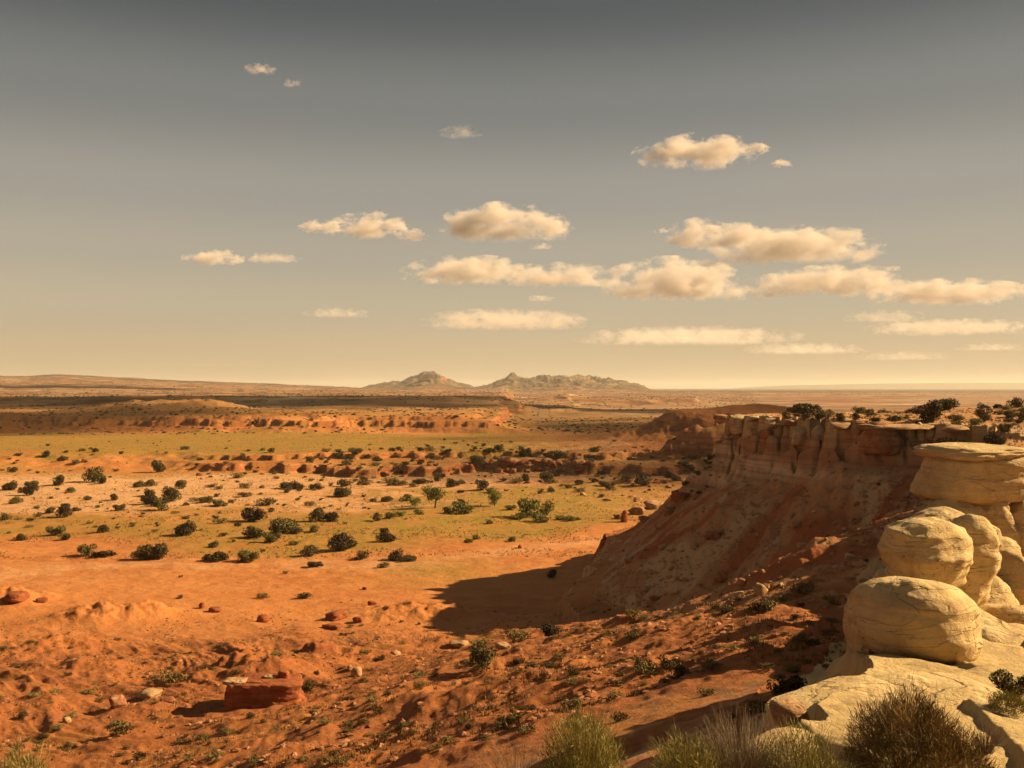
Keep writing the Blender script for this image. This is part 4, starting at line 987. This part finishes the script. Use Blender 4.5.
# dry grass tufts: uncountable
def tufts(name, pts, size, seed, per=7):
    r = np.random.default_rng(seed); n = len(pts) * per
    b = np.repeat(pts, per, 0) + np.concatenate([r.normal(size=(n, 2)) * np.repeat(size, per)[:, None] * .35, np.zeros((n, 1)) - .02], 1)
    sz_ = np.repeat(size, per) * r.uniform(.5, 1.3, n); a = r.uniform(0, 6.28, n)
    w = np.stack([np.cos(a), np.sin(a), a * 0], 1) * (sz_ * .16)[:, None]
    tip = b + np.stack([r.normal(size=n) * .35, r.normal(size=n) * .35, np.ones(n)], 1) * sz_[:, None]
    V = np.stack([b - w, b + w, tip], 1).reshape(-1, 3); col = np.repeat(np.repeat(r.random(len(pts)), per), 3)
    return mesh_np(name, V, np.arange(3 * n).reshape(n, 3), 3, False, {'mask': np.stack([col] * 3 + [np.ones_like(col)], 1)})
pts = np.concatenate([rand_on(-30, 1010, 42, 135, 16000, r_, lambda x, y: clump(x, y, 8, .02, 15)), rand_on(640, 1100, 80, 175, 5000, r_, lambda x, y: (x > 38 + .02 * y))])
tag(link('dry_grass', tufts('dry_grass', pts, r_.uniform(.08, .24, len(pts)), 4), M_tuft), 'sparse dry grass on the slopes and the plateau', 'grass', kind='stuff')
pts = rand_on(-30, 720, 180, 560, 30000, r_, lambda x, y: clump(x, y, 14, -.02, 19) & (x < 30 + .15 * y))
tag(link('valley_grass', tufts('valley_grass', pts, r_.uniform(.12, .40, len(pts)), 5, 5), M_tuft), 'dry olive grass tufts over the valley floor', 'grass', kind='stuff')

# far scrub: uncountable dots of brush on the plains beyond the red mesa
pts = rand_on(-60, 760, 560, 3400, 9000, r_, lambda x, y: clump(x, y, 120, -.12, 25))
pts2 = rand_on(-60, 1000, 3000, 7500, 5000, r_, lambda x, y: clump(x, y, 400, -.05, 27))
pts = np.concatenate([pts, pts2]); sz = (.45 + .9 * r_.random(len(pts)) ** 2) * (1 + pts[:, 1] / 3500)
tag(link('far_scrub', scatter_rocks('far_scrub', pts, sz, M_juniper, 6), plain('scrub_dots', (.075, .052, .024))), 'dark scrub dotting the far plains and mesa tops', 'scrub', kind='stuff')

# foreground brush of fine blades
def brush_mesh(name, R, H, n, seed, w=.004, curve=.35, lean=(0, 0), low=.35, twig=False, fan=1.0):
    r = np.random.default_rng(seed); S = 5
    a = r.uniform(0, 6.28, n); rad0 = R * .28 * np.sqrt(r.random(n)); out = np.sqrt(r.random(n)) * fan
    base = np.stack([np.cos(a) * rad0, np.sin(a) * rad0, r.uniform(-.04, .04, n)], 1)
    dirv = np.stack([np.cos(a) * out, np.sin(a) * out, np.zeros(n)], 1)
    ln = r.uniform(low, 1, n) * (1 + .22 * vn3(np.stack([np.cos(a) * 2, np.sin(a) * 2, out * 3], 1), seed))
    t = np.linspace(0, 1, S)[None, :, None]
    hgt = H * np.sqrt(np.clip(1 - .72 * out ** 2, .05, 1)) * ln
    Pp = base[:, None, :] + dirv[:, None, :] * (R * ln)[:, None, None] * t ** 1.25
    Pp[..., 2] += hgt[:, None] * (t[..., 0] ** .85 - curve * .25 * t[..., 0] ** 3 * out[:, None])
    Pp[..., 0] += lean[0] * t[..., 0] * H; Pp[..., 1] += lean[1] * t[..., 0] * H
    wob = r.normal(size=(n, S, 3)) * R * (.03 if not twig else .055) * t; Pp = Pp + wob
    side = np.cross(dirv + r.normal(size=(n, 3)) * .6, np.array([0, 0, 1.])); side /= np.linalg.norm(side, axis=1)[:, None] + 1e-9
    wd = w * (1 - .75 * t) * r.uniform(.6, 1.4, n)[:, None, None]
    Lf = Pp - side[:, None, :] * wd; Rt = Pp + side[:, None, :] * wd
    V = np.stack([Lf, Rt], 2).reshape(n, S * 2, 3)
    f = np.array([[2 * i, 2 * i + 1, 2 * i + 3, 2 * i + 2] for i in range(S - 1)])
    Fc = (f[None] + (np.arange(n) * S * 2)[:, None, None]).reshape(-1, 4)
    c0 = r.random(n)[:, None] * .55 + .45 * t[None, 0, :, 0]; c0 = np.repeat(c0, 2, axis=1).ravel()
    return mesh_np(name, V.reshape(-1, 3), Fc, 4, False, {'mask': np.stack([c0] * 3 + [np.ones_like(c0)], 1)})

def sprig_mesh(name, R, H, n, seed, w):
    r = np.random.default_rng(seed); a = r.uniform(0, 6.28, n); e = r.uniform(0.02, 1, n); q = np.sqrt(1 - e * e) * (r.uniform(.25, 1, n) ** .45)
    bulge = 1 + .28 * vn3(np.stack([np.cos(a) * 2.2, np.sin(a) * 2.2, e * 2.5], 1), seed)
    C = np.stack([np.cos(a) * q * R, np.sin(a) * q * R, e * H * .85 * (r.uniform(.3, 1, n) ** .4)], 1) * bulge[:, None]
    d = C / (np.linalg.norm(C, axis=1)[:, None] + 1e-6) * .6 + np.array([0, 0, .8]) + r.normal(size=(n, 3)) * .6; d /= np.linalg.norm(d, axis=1)[:, None]
    sd = np.cross(d, r.normal(size=(n, 3))); sd /= np.linalg.norm(sd, axis=1)[:, None]
    L = R * r.uniform(.08, .22, n)[:, None]; wd = w * r.uniform(.5, 1.3, n)[:, None]
    V = np.stack([C, C + d * L * .5 + sd * wd, C + d * L, C + d * L * .5 - sd * wd], 1).reshape(-1, 3)
    tone = .5 + .45 * vn3(C / (R * .35), seed + 3); c = np.clip(tone + r.uniform(-.3, .35, n), 0, 1); c = np.repeat(c, 4)
    return mesh_np(name, V, np.arange(4 * n).reshape(n, 4), 4, False, {'mask': np.stack([c] * 3 + [np.ones_like(c)], 1)})

def brush(px, py, d, wpx, hpx, label, name, cat, layers, seed):
    """px, py: root of the plant as seen; layers: (part, material, n, H factor, R factor, blade width, twig)"""
    hp = at_many([(px, py)])[0]; x, y, z = hp if hp and hp[1] < 24 else ((px - 512) / F * d, d, zat((px - 512) / F * d, d)); d = y
    s = d / F; o = empty(name, (x, y, z)); tag(o, label, cat)
    for i, (pt, mat, n, hf, rf, w, tw) in enumerate(layers):
        if pt == 'leaves': link(pt, sprig_mesh(pt, wpx * s / 2 * rf, hpx * s * hf, n, seed + i, w), mat, o); continue
        link(pt, brush_mesh(pt, wpx * s / 2 * rf, hpx * s * hf, n, seed + i, w, twig=tw), mat, o)
    print(label, 'root py', HOR - (z - EYE) / d * F, 'z', z)
    return o
brush(918, 782, 11.6, 142, 100, 'large brown-green bush on the pale ledge at bottom right', 'desert_brush', 'bush',
      [('leaves', M_brushdk, 15000, .92, 1.0, .0045, False), ('stems', M_twig, 500, .95, .95, .003, True), ('dead_twigs', M_twig, 260, 1.2, 1.25, .003, True)], 501)
brush(584, 806, 9.6, 96, 122, 'straw-green feathery bush at the bottom edge, leftmost of the near row', 'desert_brush', 'bush',
      [('leaves', M_brush, 9000, .9, 1.0, .0035, False), ('stems', M_brush, 900, .95, .95, .003, False)], 511)
brush(516, 815, 9.0, 90, 84, 'grey dead twigs rising at the bottom edge left of the feathery bush', 'dead_brush', 'bush', [('twigs', M_twig, 420, 1.0, 1.0, .003, True)], 521)
brush(690, 806, 11.5, 96, 84, 'yellow-green feathery bush left of the grey leafless one at the bottom', 'desert_brush', 'bush',
      [('leaves', M_brush, 7000, .9, 1.0, .0035, False), ('stems', M_brush, 700, 1.0, .95, .003, False)], 531)
brush(740, 800, 11.4, 100, 104, 'grey leafless twiggy bush at the corner of the ledge', 'dead_brush', 'bush', [('twigs', M_twig, 1900, 1.0, 1.0, .003, True), ('leaves', M_twig, 2500, .7, .9, .003, False)], 541)
brush(804, 802, 11.8, 110, 88, 'mixed straw and grey bush left of the large brown-green bush', 'desert_brush', 'bush', [('leaves', M_brush, 8000, .85, 1.0, .0035, False), ('twigs', M_twig, 900, 1.05, 1.1, .003, True)], 551)
brush(984, 752, 14, 50, 36, 'thin reddish twigs fanning right of the large bush', 'dead_brush', 'bush', [('twigs', M_twig, 420, 1.0, 1.0, .003, True)], 561)
brush(905, 742, 14, 84, 66, 'bare grey twigs standing up behind the large brown-green bush', 'dead_brush', 'bush', [('twigs', M_twig, 420, 1.0, 1.0, .003, True)], 565)
brush(1008, 712, 16.5, 38, 22, 'small yellow-green cushion plant on bare rock at the right edge', 'cushion_plant', 'plant', [('leaves', M_cushion, 5000, 1.0, 1.0, .004, False)], 571)
p = at_many([(1012, 694)])[0]
bush('juniper', (p[0], p[1], p[2] - .05), 46 * p[1] / F, JUN, 'dark bush in a rock hollow at the right edge above the cushion plant', 'juniper', r=random.Random(2))
brush(22, 815, 9.5, 90, 72, 'pale straw bush just showing at the bottom left corner', 'desert_brush', 'bush', [('leaves', M_brush, 6000, 1.0, 1.0, .0035, False), ('stems', M_brush, 500, 1.0, 1.0, .003, False)], 581)

# ------------------------------------------------------------------ haze
def haze():
    bm = bmesh.new(); bmesh.ops.create_cube(bm, size=1); me = bpy.data.meshes.new('haze'); bm.to_mesh(me); bm.free()
    k = NT('haze_air'); v = k.n('ShaderNodeVolumePrincipled'); v.inputs['Density'].default_value = 4.3e-5
    v.inputs['Color'].default_value = (.92, .87, .77, 1); v.inputs['Anisotropy'].default_value = 0.15
    k.l(v.outputs[0], k.out.inputs['Volume'])
    o = link('haze', me, k.m); z0 = -14.0; z1 = 240.0
    o.scale = (72000, 72000, z1 - z0); o.location = (0, 0, (z0 + z1) / 2); tag(o, kind='stuff')
haze()

# ------------------------------------------------------------------ clouds
def cloud_material(name, dens, size):
    k = NT(name); geo = k.n('ShaderNodeNewGeometry'); P = geo.outputs['Position']
    tc = k.n('ShaderNodeTexCoord'); O = tc.outputs['Object']     # unit ball coordinates of the cloud
    n1 = k.noise(k.scaled(P, (1, 1, 1.6)), 1.25 / size, 9, .66)
    ln = k.n('ShaderNodeVectorMath', operation='LENGTH'); k.l(O, ln.inputs[0])
    sp = k.n('ShaderNodeSeparateXYZ'); k.l(O, sp.inputs[0])
    body = k.math('SUBTRACT', 1.0, k.math('MULTIPLY', ln.outputs['Value'], ln.outputs['Value']))
    # flat base
    base = k.ramp(sp.outputs['Z'], -.55, -.22)
    f = k.math('ADD', k.math('MULTIPLY', body, .62), k.math('MULTIPLY', k.math('SUBTRACT', n1, .5), 3.7))
    d = k.ramp(f, .30, .56); d = k.math('MULTIPLY', d, base)
    v = k.n('ShaderNodeVolumePrincipled'); v.inputs['Color'].default_value = (1.0, .90, .84, 1); v.inputs['Anisotropy'].default_value = 0.0
    k.l(k.math('MULTIPLY', d, dens), v.inputs['Density']); k.l(v.outputs[0], k.out.inputs['Volume'])
    return k.m
_cm = {}
def cloud_mat(dens, size):
    key = (dens, size)
    if key not in _cm: _cm[key] = cloud_material('cloud_vapour', dens, size)
    return _cm[key]
CBASE = 1500.0
# centre px, py, width, height, optical strength, label
CL = [(260, 70, 30, 11, .8, 'small cream cloud alone high at upper left'), (291, 84, 20, 9, .35, 'faint wisp right below the small high cloud'), (461, 133, 40, 15, .3, 'faint ghostly wisp high at centre'),
      (697, 154, 112, 34, 3, 'bright flat-based cloud high at right, largest of its trio'), (757, 149, 26, 12, 1.5, 'tiny cloud right above the tail of the high bright cloud'), (781, 164, 22, 10, 1.2, 'tiny cloud lowest right of the high trio'),
      (321, 228, 44, 16, 1.6, 'left lobe trailing from the cream cloud at left centre'), (370, 228, 72, 32, 3, 'plump cream cloud at left centre with lobes either side'), (413, 236, 32, 16, 1.4, 'right lobe trailing from the cream cloud at left centre'),
      (503, 227, 124, 44, 3.2, 'puffy bright cloud at the centre of the sky'), (541, 247, 20, 8, 1.0, 'speck of cloud below the puffy central cloud'), (213, 259, 54, 20, 1.8, 'small flat cloud furthest left in the middle row'),
      (270, 259, 56, 11, .6, 'row of thin shreds right of the furthest left cloud'), (337, 314, 64, 12, .5, 'thin streak of cloud low at left'), (505, 322, 155, 24, 1.1, 'long thin cloud low at centre'),
      (470, 273, 124, 32, 2.4, 'left end of the long cloud band below the puffy cloud'), (560, 278, 110, 28, 2.0, 'middle of the long cloud band'), (672, 285, 150, 52, 2.8, 'tall right end of the long cloud band'),
      (712, 237, 86, 38, 2.8, 'ragged puffy cloud left of the broad one at right centre'), (792, 249, 160, 44, 3, 'broad bright cloud at right centre'), (662, 231, 14, 7, .9, 'speck of cloud left of the ragged puffy one'),
      (836, 285, 140, 38, 2.8, 'wide cream cloud in the right lower row'), (770, 293, 50, 16, 1.4, 'small cloud joining the wide cream cloud on its left'), (950, 295, 140, 30, 2.4, 'wide flat cloud near the right edge'),
      (705, 264, 26, 10, .8, 'shred between the long band and the broad cloud'), (541, 299, 26, 8, .7, 'small streak under the long cloud band'), (885, 318, 72, 16, .5, 'faint streak under the right lower row'),
      (950, 329, 146, 19, 1.3, 'thin cloud low near the right edge'), (690, 338, 200, 22, .9, 'long thin streak low right of centre'), (805, 350, 110, 14, .45, 'faint tail of the long low streak'),
      (892, 269, 16, 7, .7, 'tiny shred right above the wide cream cloud'), (905, 357, 80, 12, .25, 'faintest streak just above the plateau haze'), (990, 348, 60, 10, .25, 'faint streak low at the right edge')]
V_, F_ = ICO[3]
cme = {}
for i, (px, py, w, h, st, lb) in enumerate(CL):
    by = py + h * .35; d = CBASE / ((HOR - by) / F); s = d / F
    x, z = (px - 512) * s, EYE + (HOR - py) * s
    W_, H_ = w * s * 1.2, h * s * 1.12
    size = float(round(max(H_ * .8, 40), -1)); dens = st * 1.5 / (H_ + .2 * W_)
    dens = float('%.1g' % dens)
    me = mesh_np('cloud', V_, F_, 3, True); me.materials.append(cloud_mat(dens, size))
    o = bpy.data.objects.new('cloud', me); COL.objects.link(o); o.location = (x, d, z); o.scale = (W_ / 2, W_ * .35, H_ / 2)
    tag(o, lb, 'cloud', 'clouds in the evening sky')
# clouds beyond the right edge of the view; their shadows lie on the far plains
def shadow_cloud(gx, gy, gz, wx, wy, h, lb):
    k_ = (CBASE + 100 - gz) / math.tan(SUN_EL)
    x, y = gx + math.cos(SUN_AZ) * k_, gy + math.sin(SUN_AZ) * k_
    me = mesh_np('cloud', V_, F_, 3, True); me.materials.append(cloud_mat(.03, 90.0))
    o = bpy.data.objects.new('cloud', me); COL.objects.link(o); o.location = (x, y, CBASE + 100); o.scale = (wx / 2, wy / 2, h / 2)
    tag(o, lb, 'cloud', 'clouds in the evening sky')
shadow_cloud(-290, 960, 15, 860, 480, 180, 'broad cloud out of view to the right, shading the far left plain')
shadow_cloud(-330, 640, 10, 400, 240, 150, 'smaller cloud out of view to the right, shading the left mesa foot')
shadow_cloud(120, 560, 8, 260, 760, 150, 'long cloud out of view to the right, shading the dark hills')
shadow_cloud(20, 1080, 12, 640, 260, 150, 'ragged cloud out of view to the right, shading the second mesa')
shadow_cloud(-1400, 2600, 20, 1500, 700, 200, 'distant cloud out of view to the right, shading the far plain')
print('objects', len(bpy.data.objects))
